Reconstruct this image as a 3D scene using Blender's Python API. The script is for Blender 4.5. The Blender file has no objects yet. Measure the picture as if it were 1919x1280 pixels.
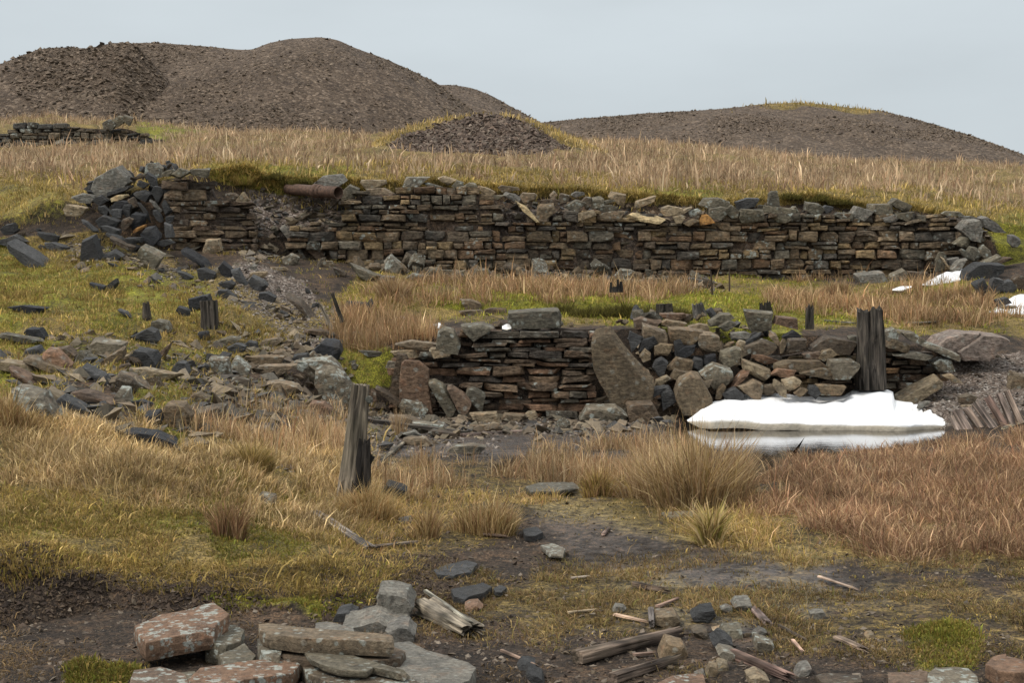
import bpy, math, random
import numpy as np
from mathutils import Vector, Matrix

# ------------------------------------------------------------------ camera, sky, sun
SC = bpy.context.scene
COL = SC.collection
F, CX, HY, EYE = 1919 * 50 / 36.0, 959.5, 560.0, 1.7
cam_d = bpy.data.cameras.new("camera"); cam = bpy.data.objects.new("camera", cam_d); COL.objects.link(cam)
cam_d.lens = 50; cam_d.sensor_width = 36; cam_d.clip_end = 12000; cam_d.clip_start = 0.1
cam_d.shift_y = -(640 - HY) / 1919.0
cam.location = (0, 0, EYE); cam.rotation_euler = (math.radians(90), 0, 0)
SC.camera = cam
SUN_EL, SUN_AZ = 52, 250          # degrees; azimuth the light comes from (clockwise from +Y)
W = bpy.data.worlds.new("World"); SC.world = W; W.use_nodes = True
wn = W.node_tree.nodes; wl = W.node_tree.links
wn.clear()
out = wn.new('ShaderNodeOutputWorld'); bg = wn.new('ShaderNodeBackground'); bg.inputs[1].default_value = 0.10
sky = wn.new('ShaderNodeTexSky'); sky.sky_type = 'NISHITA'; sky.sun_disc = False
sky.sun_elevation = math.radians(SUN_EL); sky.sun_rotation = math.radians(SUN_AZ)
sky.air_density = 1.0; sky.dust_density = 3.0; sky.ozone_density = 1.0
# overcast: the clear sky is veiled by an even cloud layer, a little brighter overhead
tc = wn.new('ShaderNodeTexCoord'); sep = wn.new('ShaderNodeSeparateXYZ'); wl.new(tc.outputs['Generated'], sep.inputs[0])
rmp = wn.new('ShaderNodeValToRGB'); wl.new(sep.outputs['Z'], rmp.inputs[0])
e = rmp.color_ramp.elements
e[0].position = 0.0; e[0].color = (3.5, 3.85, 4.08, 1)
e[1].position = 0.22; e[1].color = (4.15, 4.55, 4.75, 1)
e2 = rmp.color_ramp.elements.new(0.6); e2.color = (9.0, 9.2, 9.3, 1)
nz = wn.new('ShaderNodeTexNoise'); nz.inputs['Scale'].default_value = 2.6; nz.inputs['Detail'].default_value = 5
mp = wn.new('ShaderNodeMapping'); mp.inputs['Scale'].default_value = (1, 1, 3.5); wl.new(tc.outputs['Generated'], mp.inputs[0]); wl.new(mp.outputs[0], nz.inputs['Vector'])
mr = wn.new('ShaderNodeMapRange'); mr.inputs[3].default_value = 0.80; mr.inputs[4].default_value = 1.20; wl.new(nz.outputs[0], mr.inputs[0])
vm = wn.new('ShaderNodeVectorMath'); vm.operation = 'SCALE'; wl.new(rmp.outputs[0], vm.inputs[0]); wl.new(mr.outputs[0], vm.inputs['Scale'])
mx = wn.new('ShaderNodeMixRGB'); mx.inputs[0].default_value = 0.94
wl.new(sky.outputs[0], mx.inputs[1]); wl.new(vm.outputs[0], mx.inputs[2]); wl.new(mx.outputs[0], bg.inputs[0]); wl.new(bg.outputs[0], out.inputs[0])
sun_d = bpy.data.lights.new("sun", 'SUN'); sun_d.energy = 1.5; sun_d.angle = math.radians(14); sun_d.color = (1, 0.94, 0.85)
sun = bpy.data.objects.new("sun", sun_d); COL.objects.link(sun)
_a, _e = math.radians(SUN_AZ), math.radians(SUN_EL)
sdir = Vector((math.sin(_a) * math.cos(_e), math.cos(_a) * math.cos(_e), math.sin(_e)))
sun.rotation_euler = sdir.to_track_quat('Z', 'Y').to_euler(); sun.location = (0, 0, 60)
vs = SC.view_settings; vs.view_transform = 'Standard'; vs.look = 'None'; vs.exposure = 0.64; vs.gamma = 1.0; vs.use_curve_mapping = False
SC.cycles.max_bounces = 5; SC.cycles.diffuse_bounces = 3; SC.cycles.glossy_bounces = 2; SC.cycles.transmission_bounces = 2

# ------------------------------------------------------------------ helpers
RN = np.random.default_rng(7)
def lin(r, g, b, k=1.0):
    f = lambda u: (u / 255.0 / 12.92 if u <= 10 else ((u / 255.0 + 0.055) / 1.055) ** 2.4) * k
    return (f(r), f(g), f(b))
def _h(ix, iy, iz, s):
    n = (ix * 374761393 + iy * 668265263 + iz * 2147483647 + s * 1274126177) & 0xffffffff
    n = ((n ^ (n >> 13)) * 1274126177) & 0xffffffff
    n = ((n ^ (n >> 15)) * 2246822519) & 0xffffffff
    return ((n ^ (n >> 16)) & 0xffffff) / float(0xffffff)
def noise3(x, y, z, s=0):
    x, y, z = np.broadcast_arrays(np.asarray(x, float), np.asarray(y, float), np.asarray(z, float))
    xi, yi, zi = np.floor(x).astype(np.int64), np.floor(y).astype(np.int64), np.floor(z).astype(np.int64)
    fx, fy, fz = x - xi, y - yi, z - zi
    fx, fy, fz = fx*fx*(3-2*fx), fy*fy*(3-2*fy), fz*fz*(3-2*fz)
    r = 0
    for dx in (0, 1):
        for dy in (0, 1):
            for dz in (0, 1):
                w = (fx if dx else 1-fx) * (fy if dy else 1-fy) * (fz if dz else 1-fz)
                r = r + w * _h(xi+dx, yi+dy, zi+dz, s)
    return r * 2 - 1
def noise2(x, y, s=0):
    x = np.asarray(x, float); y = np.asarray(y, float)
    xi, yi = np.floor(x).astype(np.int64), np.floor(y).astype(np.int64)
    fx, fy = x - xi, y - yi
    fx, fy = fx*fx*(3-2*fx), fy*fy*(3-2*fy)
    g = lambda a, b: _h(xi+a, yi+b, xi*0, s)
    return ((g(0,0)*(1-fx)+g(1,0)*fx)*(1-fy) + (g(0,1)*(1-fx)+g(1,1)*fx)*fy) * 2 - 1
def fbm(x, y, sc, o=4, s=0, g=0.5):
    a, t, r = 1.0, 0.0, 0
    for i in range(o):
        r = r + a * noise2(np.asarray(x) / sc * 2**i + 17*i, np.asarray(y) / sc * 2**i - 9*i, s+i); t += a; a *= g
    return r / t
def P2W(px, py, Y):
    return ((px - CX) / F * Y, Y, EYE - (py - HY) / F * Y)

def mesh_np(name, V, quads=None, tris=None, mat=None, col=None, smooth=False, extra=None, parent=None, link=True):
    me = bpy.data.meshes.new(name)
    V = np.asarray(V, np.float32); me.vertices.add(len(V)); me.vertices.foreach_set('co', V.ravel())
    parts, tot = [], []
    if quads is not None and len(quads): parts.append(np.asarray(quads, np.int32).ravel()); tot.append(np.full(len(quads), 4, np.int32))
    if tris is not None and len(tris): parts.append(np.asarray(tris, np.int32).ravel()); tot.append(np.full(len(tris), 3, np.int32))
    li = np.concatenate(parts); tt = np.concatenate(tot)
    me.loops.add(len(li)); me.loops.foreach_set('vertex_index', li)
    me.polygons.add(len(tt)); st = np.concatenate([[0], np.cumsum(tt)[:-1]]).astype(np.int32)
    me.polygons.foreach_set('loop_start', st); me.polygons.foreach_set('loop_total', tt)
    me.polygons.foreach_set('use_smooth', np.full(len(tt), bool(smooth)))
    if col is not None:
        col = np.asarray(col, np.float32)
        if col.shape[1] == 3: col = np.concatenate([col, np.ones((len(col), 1), np.float32)], 1)
        a = me.color_attributes.new('Col', 'FLOAT_COLOR', 'POINT'); a.data.foreach_set('color', col.ravel())
    for k, v in (extra or {}).items():
        a = me.color_attributes.new(k, 'FLOAT_COLOR', 'POINT'); a.data.foreach_set('color', np.asarray(v, np.float32).ravel())
    me.update(calc_edges=True)
    if mat: me.materials.append(mat)
    if not link: return me
    o = bpy.data.objects.new(name, me); COL.objects.link(o)
    if parent: o.parent = parent
    return o
def tag(o, label=None, cat=None, group=None, kind=None):
    if label: o['label'] = label
    if cat: o['category'] = cat; kind = kind or 'thing'
    if group: o['group'] = group
    if kind: o['kind'] = kind
    return o
def empty(name, loc, label, cat, group=None):
    o = bpy.data.objects.new(name, None); COL.objects.link(o); o.location = loc; o.empty_display_size = 0.1
    return tag(o, label, cat, group)

# ------------------------------------------------------------------ materials
class NT:
    def __init__(s, name, rough=0.85, spec=0.25):
        s.m = bpy.data.materials.new(name); s.m.use_nodes = True; s.n = s.m.node_tree.nodes; s.l = s.m.node_tree.links
        s.b = s.n['Principled BSDF']; s.b.inputs['Roughness'].default_value = rough; s.b.inputs['Specular IOR Level'].default_value = spec
        s.tc = s.n.new('ShaderNodeTexCoord'); s.at = s.n.new('ShaderNodeAttribute'); s.at.attribute_name = 'Col'
    def vec(s, sc=(1, 1, 1), rnd=False):
        m = s.n.new('ShaderNodeMapping'); m.inputs['Scale'].default_value = sc; s.l.new(s.tc.outputs['Object'], m.inputs[0])
        if rnd:
            oi = s.n.new('ShaderNodeObjectInfo'); q = s.math('MULTIPLY', oi.outputs['Random'], 53.0)
            s.l.new(q, m.inputs['Location'])
        return m.outputs[0]
    def noise(s, scale, detail=4, vec=None, rough=0.55):
        t = s.n.new('ShaderNodeTexNoise'); t.inputs['Scale'].default_value = scale; t.inputs['Detail'].default_value = detail; t.inputs['Roughness'].default_value = rough
        s.l.new(vec or s.tc.outputs['Object'], t.inputs['Vector']); return t.outputs[0]
    def vor(s, scale, vec=None, out='Color', feat='F1'):
        t = s.n.new('ShaderNodeTexVoronoi'); t.feature = feat; t.inputs['Scale'].default_value = scale
        s.l.new(vec or s.tc.outputs['Object'], t.inputs['Vector']); return t.outputs[out]
    def ramp(s, v, stops):
        r = s.n.new('ShaderNodeValToRGB'); s.l.new(v, r.inputs[0]); el = r.color_ramp.elements
        for i, (p, c) in enumerate(stops):
            q = el[i] if i < 2 else el.new(p)
            q.position = p; q.color = (*c, 1) if hasattr(c, '__len__') else (c, c, c, 1)
        return r.outputs[0]
    def _in(s, sock, v):
        if hasattr(v, 'links') or isinstance(v, bpy.types.NodeSocket): s.l.new(v, sock)
        elif hasattr(v, '__len__') and len(v) == 3 and sock.type == 'RGBA': sock.default_value = (*v, 1)
        else: sock.default_value = v
    def mix(s, f, a, b, mode='MIX'):
        m = s.n.new('ShaderNodeMixRGB'); m.blend_type = mode; s._in(m.inputs[0], f); s._in(m.inputs[1], a); s._in(m.inputs[2], b); return m.outputs[0]
    def math(s, op, a, b=0.0, clamp=False):
        m = s.n.new('ShaderNodeMath'); m.operation = op; m.use_clamp = clamp; s._in(m.inputs[0], a); s._in(m.inputs[1], b); return m.outputs[0]
    def rng(s, v, a, b, c=0.0, d=1.0):
        m = s.n.new('ShaderNodeMapRange'); s._in(m.inputs[0], v)
        for i, q in enumerate((a, b, c, d)): s._in(m.inputs[i+1], q)
        return m.outputs[0]
    def bump(s, h, strength=0.5, dist=0.02, base=None):
        b = s.n.new('ShaderNodeBump'); b.inputs['Strength'].default_value = strength; b.inputs['Distance'].default_value = dist; s.l.new(h, b.inputs['Height'])
        if base: s.l.new(base, b.inputs['Normal'])
        return b.outputs[0]
    def out(s, c=None, nrm=None, rough=None):
        if c is not None: s.l.new(c, s.b.inputs['Base Color'])
        if nrm is not None: s.l.new(nrm, s.b.inputs['Normal'])
        if rough is not None: s.l.new(rough, s.b.inputs['Roughness'])
        return s.m

def stone_material(name, dscale=1.0, rough=0.8, strata=0.8):
    t = NT(name, rough, 0.3); v = t.vec((1, 1, 1), True)
    n1 = t.noise(3.2*dscale, 5, v); n2 = t.noise(17*dscale, 5, v, 0.65); n3 = t.noise(70*dscale, 3, v, 0.7)
    c = t.mix(1.0, t.at.outputs['Color'], t.ramp(n1, [(0.25, (0.62, 0.62, 0.62)), (0.75, (1.35, 1.3, 1.22))]), 'MULTIPLY')
    c = t.mix(1.0, c, t.ramp(n2, [(0.32, (0.5, 0.49, 0.48)), (0.68, (1.45, 1.45, 1.43))]), 'MULTIPLY'); n4 = t.noise(9*dscale, 4, t.vec((0.9, 0.9, 3.2), True), 0.6)
    c = t.mix(strata, c, t.ramp(n4, [(0.36, (0.6, 0.58, 0.56)), (0.62, (1.3, 1.3, 1.3))]), 'MULTIPLY')
    rust = t.rng(t.noise(5.0*dscale, 4, t.vec((1.3, 1, 2.2), True)), 0.55, 0.72)
    c = t.mix(t.math('MULTIPLY', rust, 0.22), c, t.mix(1.0, c, (1.7, 0.95, 0.55), 'MULTIPLY'))
    # lichen: small pale crusts with ragged rims
    d = t.vor(7.5*dscale, v, 'Distance'); w = t.noise(26*dscale, 4, v)
    l = t.rng(t.math('ADD', d, t.math('MULTIPLY', w, 0.35)), 0.47, 0.36)
    gate = t.rng(t.noise(2.3*dscale, 3, v), 0.62, 0.52)
    thr = t.rng(t.noise(5*dscale, 8, v, 0.72), t.rng(t.at.outputs['Alpha'], 0, 1, 0.80, 0.545), t.rng(t.at.outputs['Alpha'], 0, 1, 0.83, 0.585))
    lm = t.math('MAXIMUM', thr, t.math('MULTIPLY', t.math('MULTIPLY', l, gate), t.at.outputs['Alpha']), True)
    lc = t.ramp(n2, [(0.3, (0.20, 0.215, 0.18)), (0.7, (0.46, 0.49, 0.45))])
    c = t.mix(t.math('MULTIPLY', lm, 0.8), c, lc)
    h = t.math('ADD', t.math('ADD', t.math('MULTIPLY', n2, 1.0), t.math('MULTIPLY', n4, 1.2*strata)), t.math('MULTIPLY', n3, 0.35))
    return t.out(c, t.bump(h, 0.95, 0.04/dscale))
def slate_material():
    t = NT('slate', 0.6, 0.3); v = t.vec((1, 1, 1), True); vs_ = t.vec((1.5, 1.5, 5), True)
    n1 = t.noise(5, 6, v, 0.65); n2 = t.noise(11, 7, vs_, 0.75)
    c = t.mix(1.0, t.at.outputs['Color'], t.ramp(n1, [(0.3, (0.45, 0.45, 0.46)), (0.7, (1.4, 1.4, 1.38))]), 'MULTIPLY')
    c = t.mix(1.0, c, t.ramp(n2, [(0.36, (0.45, 0.45, 0.45)), (0.64, (1.6, 1.6, 1.6))]), 'MULTIPLY')
    c = t.mix(t.math('MULTIPLY', t.rng(t.noise(9, 6, v, 0.7), 0.62, 0.72), 0.5), c, (0.24, 0.25, 0.24))
    c = t.mix(t.math('MULTIPLY', t.rng(t.noise(3, 4, v), 0.6, 0.75), 0.4), c, (0.07, 0.055, 0.035))
    return t.out(c, t.bump(n2, 1.0, 0.06), t.rng(n1, 0.3, 0.7, 0.5, 0.8))
def wood_material(name, moss=0.10):
    t = NT(name, 0.85, 0.2); v = t.vec((1, 1, 0.06), True); v2 = t.vec((1, 1, 1), True)
    n1 = t.noise(22, 5, v, 0.6); n2 = t.noise(60, 4, v, 0.7); n3 = t.noise(3, 3, v2)
    c = t.mix(1.0, t.at.outputs['Color'], t.ramp(n1, [(0.36, (0.22, 0.21, 0.20)), (0.52, (1.0, 0.98, 0.95)), (0.66, (2.3, 2.2, 2.05))]), 'MULTIPLY')
    c = t.mix(1.0, c, t.ramp(n2, [(0.3, (0.6, 0.6, 0.6)), (0.7, (1.3, 1.3, 1.3))]), 'MULTIPLY')
    c = t.mix(t.math('MULTIPLY', t.rng(n3, 0.5, 0.66), moss), c, (0.06, 0.07, 0.025))
    return t.out(c, t.bump(t.math('ADD', n1, t.math('MULTIPLY', n2, 0.5)), 0.9, 0.015))
def ground_material(name, g_scale=26, peat=(0.040, 0.029, 0.021), grav=None, fine=1.0):
    t = NT(name, 0.9, 0.25); A = t.at.outputs
    s = t.n.new('ShaderNodeSeparateColor'); t.l.new(A['Color'], s.inputs[0])
    n1 = t.noise(1.3*fine, 6, None, 0.6); n2 = t.noise(9*fine, 6, None, 0.7); n3 = t.noise(45*fine, 4, None, 0.7)
    n12 = t.math('ADD', t.math('MULTIPLY', n1, 0.45), t.math('MULTIPLY', n2, 0.55))
    pc = t.mix(1.0, peat, t.ramp(n12, [(0.38, (0.42, 0.42, 0.42)), (0.5, (1, 1, 1)), (0.60, (2.5, 2.25, 1.95))]), 'MULTIPLY')
    sc_ = t.ramp(n12, [(0.38, (0.050, 0.038, 0.016)), (0.5, (0.145, 0.108, 0.036)), (0.62, (0.26, 0.19, 0.07))])
    mc = t.ramp(n12, [(0.38, (0.045, 0.042, 0.010)), (0.5, (0.125, 0.122, 0.016)), (0.62, (0.24, 0.235, 0.03))])
    mot = t.ramp(n3, [(0.36, (0.32, 0.31, 0.30)), (0.5, (0.95, 0.93, 0.9)), (0.62, (1.9, 1.8, 1.65))])
    sc_ = t.mix(1.0, sc_, mot, 'MULTIPLY'); mc = t.mix(1.0, mc, mot, 'MULTIPLY'); pc = t.mix(1.0, pc, mot, 'MULTIPLY')
    vc = t.vor(g_scale, None, 'Color'); vd = t.vor(g_scale, None, 'Distance')
    v2 = t.vor(g_scale*0.37, None, 'Color'); v2d = t.vor(g_scale*0.37, None, 'Distance')
    sv = t.n.new('ShaderNodeSeparateColor'); t.l.new(vc, sv.inputs[0]); sv2 = t.n.new('ShaderNodeSeparateColor'); t.l.new(v2, sv2.inputs[0])
    gr = grav or [(0.0, (0.05, 0.036, 0.028)), (0.45, (0.12, 0.09, 0.07)), (0.8, (0.21, 0.17, 0.14)), (1.0, (0.40, 0.36, 0.32))]
    gc = t.ramp(sv.outputs[0], gr); g2 = t.ramp(sv2.outputs[1], gr)
    gc = t.mix(t.math('MULTIPLY', t.rng(sv2.outputs[2], 0.45, 0.6), 0.35), gc, g2)
    gc = t.mix(1.0, gc, t.ramp(n12, [(0.38, (0.68, 0.66, 0.66)), (0.62, (1.25, 1.22, 1.2))]), 'MULTIPLY')
    w = t.math('MULTIPLY', t.math('SUBTRACT', n2, 0.5), 1.5)
    def m(ch):
        return t.rng(t.math('ADD', ch, t.math('MULTIPLY', w, t.math('MULTIPLY', ch, 1.6))), 0.22, 0.55)
    c = t.mix(m(s.outputs[2]), pc, gc)
    c = t.mix(m(s.outputs[1]), c, sc_)
    c = t.mix(m(s.outputs[0]), c, mc)
    h = t.math('ADD', t.math('MULTIPLY', n2, 1.0), t.math('ADD', t.math('MULTIPLY', n3, 0.5), t.math('MULTIPLY', t.math('SUBTRACT', 1.0, vd), t.math('MULTIPLY', s.outputs[2], 0.6))))
    wet = t.math('MULTIPLY', A['Alpha'], t.rng(n12, 0.40, 0.52), True); r = t.rng(wet, 0, 1, 0.9, 0.24)
    c = t.mix(t.math('MULTIPLY', wet, 0.5), c, t.mix(1.0, c, (0.6, 0.62, 0.66), 'MULTIPLY'))
    nb = t.bump(h, 0.9, 0.05/fine); t.l.new(t.rng(wet, 0, 1, 0.95, 0.22), nb.node.inputs['Strength'])
    return t.out(c, nb, r)
def grass_material():
    t = NT('grass_blades', 0.75, 0.15)
    t.b.inputs['Base Color'].default_value = (1, 1, 1, 1)
    tr = t.n.new('ShaderNodeBsdfTranslucent'); mxs = t.n.new('ShaderNodeMixShader'); mxs.inputs[0].default_value = 0.25
    t.l.new(t.at.outputs['Color'], tr.inputs[0]); t.l.new(t.at.outputs['Color'], t.b.inputs['Base Color'])
    t.l.new(t.b.outputs[0], mxs.inputs[1]); t.l.new(tr.outputs[0], mxs.inputs[2]); t.l.new(mxs.outputs[0], t.n['Material Output'].inputs[0])
    return t.m
def snow_material():
    t = NT('snow', 0.6, 0.3); n = t.noise(9, 5); n2 = t.noise(60, 3)
    c = t.mix(1.0, t.at.outputs['Color'], t.ramp(n, [(0.3, (0.93, 0.93, 0.94)), (0.7, (1, 1, 1))]), 'MULTIPLY')
    c = t.mix(t.rng(n2, 0.66, 0.72, 0, 0.45), c, (0.25, 0.2, 0.14)); c = t.mix(t.rng(t.noise(3.5, 4), 0.5, 0.68, 0, 0.35), c, (0.66, 0.60, 0.50))
    return t.out(c, t.bump(t.math('ADD', n, t.math('MULTIPLY', n2, 0.2)), 0.5, 0.05))
def water_material():
    t = NT('pond_water', 0.01, 0.6); t.b.inputs['Base Color'].default_value = (0.018, 0.014, 0.010, 1)
    v = t.vec((1, 3.2, 1)); n = t.noise(6, 3, v)
    return t.out(None, t.bump(n, 0.035, 0.03))
def metal_material():
    t = NT('rusty_iron', 0.8, 0.3); n = t.noise(20, 5); n2 = t.noise(5, 4)
    c = t.ramp(n, [(0.3, (0.035, 0.022, 0.016)), (0.7, (0.13, 0.075, 0.05))])
    return t.out(c, t.bump(n, 0.6, 0.01))
M_ST = stone_material('sandstone', 1.0, 0.8, 0.5); M_STN = stone_material('near_sandstone', 2.6, 0.8, 0.2); M_WST = stone_material('wall_stone', 0.8); M_SL = slate_material()
M_WD = wood_material('weathered_wood'); M_WD2 = wood_material('drift_wood', 0.05); M_GR = ground_material('moorland_ground')
M_HEAP = ground_material('spoil_scree', 6.5, (0.07, 0.05, 0.04), [(0.0, (0.048, 0.034, 0.023)), (0.5, (0.086, 0.062, 0.042)), (0.82, (0.125, 0.092, 0.064)), (1.0, (0.22, 0.17, 0.125))], 0.35)
M_MOUND = ground_material('mound_scree', 4.5, (0.06, 0.042, 0.036), [(0.0, (0.036, 0.026, 0.020)), (0.5, (0.09, 0.064, 0.048)), (0.82, (0.14, 0.105, 0.08)), (1.0, (0.24, 0.2, 0.16))], 0.5)
M_GB = grass_material(); M_SN = snow_material(); M_WA = water_material(); M_IR = metal_material()
def flat_rock_mat():
    t = NT('gravel_stones', 0.85, 0.25); n = t.noise(30, 3)
    return t.out(t.mix(1.0, t.at.outputs['Color'], t.ramp(n, [(0.3, (0.75,)*3), (0.7, (1.25,)*3)]), 'MULTIPLY'))
M_GV = flat_rock_mat()

# ------------------------------------------------------------------ terrain as a loft through ground lines
XW = [-500, 0, 170, 320, 480, 700, 900, 1300, 1600, 1850, 1919, 2500]
YW = [30.2, 30.2, 30.2, 30.6, 30.9, 31.2, 31.4, 32, 32.6, 32.4, 32.4, 32.4]
def Yw(px): return np.interp(px, XW, YW)
S0 = [-500, 0, 200, 400, 600, 750, 900, 1100, 1300, 1500, 1700, 1919, 2400]
def LN(py, Y): return (np.array(py, float), np.array(Y, float))
WLX = [-500, 0, 150, 250, 320, 400, 470, 530, 620, 700, 900, 1100, 1300, 1500, 1700, 1800, 1860, 1919, 2400]
lines = []           # (stations, py, Y, rows to next)
def add_line(st, py, Y, n): lines.append((np.array(st, float), np.array(py, float), np.array(Y, float), n))
add_line([0], [EYE / 2.0 * F + HY], [2.0], 22)
add_line([0], [1280], [6.2], 46)
add_line([-500,0,200,400,600,750,900,1100,1919,2400], [1180,1180,1140,1150,1165,1125,1120,1120,1120,1120], [7.4,7.4,7.72,7.6,7.5,8.02,8.1,8.12,8.12,8.1], 18)
add_line([-500,0,120,200,400,600,750,900,1100,1919,2400], [1050,1062,1075,1097,1112,1108,1098,1088,1072,1072,1070], [7.75,7.75,7.75,7.85,7.74,7.82,8.25,8.55,8.87,8.87,8.87], 40)
add_line(S0, [915,920,920,925,930,930,930,930,930,930,930,925,920], [9.8,9.8,9.9,10.2,11.3,11.8,12,12.2,12.2,12.2,12.2,12.2,12.2], 60)
add_line(S0, [780,780,790,815,850,860,865,870,875,862,838,812,800], [12.5,12.5,12.6,13.2,14,14.8,14.9,14.7,14.5,15.1,16.4,17.2,17.5], 30)
add_line(S0, [720,720,725,760,800,815,818,820,820,815,800,765,750], [14.8,14.8,15,15.5,16.5,17.5,17.5,17.5,17.5,17.9,18.7,19.5,19.5], 26)
add_line(S0, [660,660,670,700,760,782,785,785,782,772,748,712,690], [18,18,18.2,18.6,19.6,20.2,20.15,20.15,20.2,20.6,21.0,21.2,21.2], 14)
add_line([-500,0,200,400,600,650,700,750,760,900,1100,1130,1300,1450,1500,1640,1700,1790,1830,1919,2400], [650,650,660,690,752,740,740,775,778,780,780,765,745,755,762,742,735,715,690,690,670], [18.6,18.6,18.8,19,19.9,20.4,20.6,20.85,20.85,20.85,20.85,20.6,20.8,21.1,21.2,21.4,21.6,21.8,22,22,22], 12)
add_line([-500,0,200,380,430,600,650,700,750,900,1100,1300,1450,1500,1700,1800,1919,2400], [625,625,632,668,690,692,690,665,640,622,618,615,625,632,648,652,652,640], [20,20,20.2,20.1,20.0,20.4,21,21.2,21.15,21.1,21.1,21.8,21.8,21.6,21.9,22.6,23.2,23], 26)
add_line([-500,0,200,400,520,600,680,750,900,1100,1300,1500,1700,1919,2400], [560,560,560,575,600,602,600,592,592,592,592,597,603,606,600], [23.5,23.5,24,23.6,23.4,23.6,23.8,24,24,24,24,24.4,24.6,25,25], 6)
add_line([-500,0,200,400,520,600,680,750,900,1100,1300,1500,1700,1919,2400], [548,548,545,560,585,592,578,568,570,566,572,585,592,594,590], [24.3,24.3,24.8,24.4,24.2,24.4,24.5,24.6,24.4,24.4,24.5,25.2,25.6,26,26], 36)
# toe of the upper wall, its ledge, the turf lip
K = [470,470,462,466,470,474,470,486,490,500,512,520,522,524,522,512,500,490,470]
add_line(WLX, K, Yw(WLX) - 0.45, 4)
add_line(WLX, np.array(K) - 2, Yw(WLX) + 0.22, 12)
LED = [450,448,440,408,385,385,400,428,418,385,395,412,420,412,408,415,452,462,450]
add_line(WLX, LED, Yw(WLX) + 0.42, 6)
LEDB = [438,432,410,372,350,352,372,385,385,368,374,392,402,396,396,404,430,440,430]
add_line(WLX, LEDB, Yw(WLX) + 1.05, 5)
LIP = [420,412,390,356,335,326,333,330,332,337,345,362,376,380,387,402,412,420,410]
add_line(WLX, LIP, Yw(WLX) + 1.2, 16)
add_line([-500,0,200,320,400,600,900,1300,1500,1700,1919,2400], [372,370,358,332,312,318,333,352,358,372,405,420], [35,35,34.5,34,33.4,33.4,34.2,35,35.4,36,36.5,36.5], 22)
add_line([-500,0,200,400,700,900,1100,1300,1500,1700,1919,2400], [320,320,312,298,304,312,322,332,338,350,378,400], [40,40,40,39,38,38,38.5,39,39.5,40,42,42], 34)
add_line([-500,0,200,400,600,900,1100,1300,1500,1700,1919,2400], [285,285,282,276,277,288,291,298,312,325,338,350], [52,52,52,52,52,52,52,52,54,55,56,56], 34)
add_line([-500,0,200,400,600,800,1000,1100,1300,1500,1700,1919,2400], [222,222,228,246,252,253,256,264,278,298,308,311,320], [75,75,75,75,76,77,78,79,80,80,80,80,80], 10)
add_line([-500,0,600,1100,1500,1919,2400], [260,260,280,300,325,335,340], [110,110,110,110,110,110,110], 6)
add_line([0,1919], [500, 500], [600, 600], 6)
add_line([0,1919], [548, 548], [6000, 6000], 0)

pxs = np.concatenate([np.linspace(-2200, -320, 44), np.arange(-296, 2216, 4.0), np.linspace(2240, 4200, 44)])
def smooth_px(a, r=9):
    k = np.hanning(2*r+1); k /= k.sum(); return np.convolve(np.pad(a, r, 'edge'), k, 'valid')
LP, LY = [], []
for st, py, Y, n in lines:
    LP.append(smooth_px(np.interp(pxs, st, py), 5)); LY.append(smooth_px(np.interp(pxs, st, Y), 5))
rowsP, rowsY, rowsV = [], [], []
for i in range(len(lines)):
    n = lines[i][3]
    if i == len(lines) - 1: rowsY.append(LY[i]); rowsP.append(EYE - (LP[i]-HY)/F*LY[i]); rowsV.append(i*1.0); break
    for k in range(n):
        t = k / n
        z0 = EYE - (LP[i]-HY)/F*LY[i]; z1 = EYE - (LP[i+1]-HY)/F*LY[i+1]
        rowsY.append(LY[i]*(1-t) + LY[i+1]*t); rowsP.append(z0*(1-t) + z1*t); rowsV.append(i + t)
GY = np.array(rowsY); GZ = np.array(rowsP); GV = np.array(rowsV)[:, None] + GY*0
GY = np.maximum.accumulate(GY + np.arange(len(GY))[:, None]*1e-4, 0)
GX = (pxs[None, :] - CX) / F * GY
GPX = pxs[None, :] + GY*0
GP0 = HY + (EYE - GZ) * F / GY

def sd_poly(px, py, poly):
    """signed distance (positive inside)"""
    P = np.array(poly, float); n = len(P); d = np.full(px.shape, 1e9); ins = np.zeros(px.shape, bool)
    for i in range(n):
        a, b = P[i], P[(i+1) % n]; ab = b - a
        t = np.clip(((px-a[0])*ab[0] + (py-a[1])*ab[1]) / max(ab @ ab, 1e-9), 0, 1)
        d = np.minimum(d, np.hypot(px-a[0]-t*ab[0], py-a[1]-t*ab[1]))
        c = ((a[1] > py) != (b[1] > py)) & (px < (b[0]-a[0])*(py-a[1]) / ((b[1]-a[1]) if b[1] != a[1] else 1e-9) + a[0])
        ins ^= c
    return np.where(ins, d, -d)
def box(x0, y0, x1, y1): return [(x0, y0), (x1, y0), (x1, y1), (x0, y1)]
def sel(poly, feather, v=None, nz=1.0, seed=3):
    s = sd_poly(GPX, GP0, poly); sc = np.clip(GY*0.06, 0.25, 4)
    s = s + nz * feather * 1.2 * noise2(GX/sc, GY/sc, seed) + nz*feather*0.6*noise2(GX/sc*3, GY/sc*3, seed+1)
    m = np.clip(s / feather * 0.5 + 0.5, 0, 1)
    if v is not None: m = m * np.clip((GV - v[0]) * 4 + 1, 0, 1) * np.clip((v[1] - GV) * 4 + 1, 0, 1)
    return m
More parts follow.
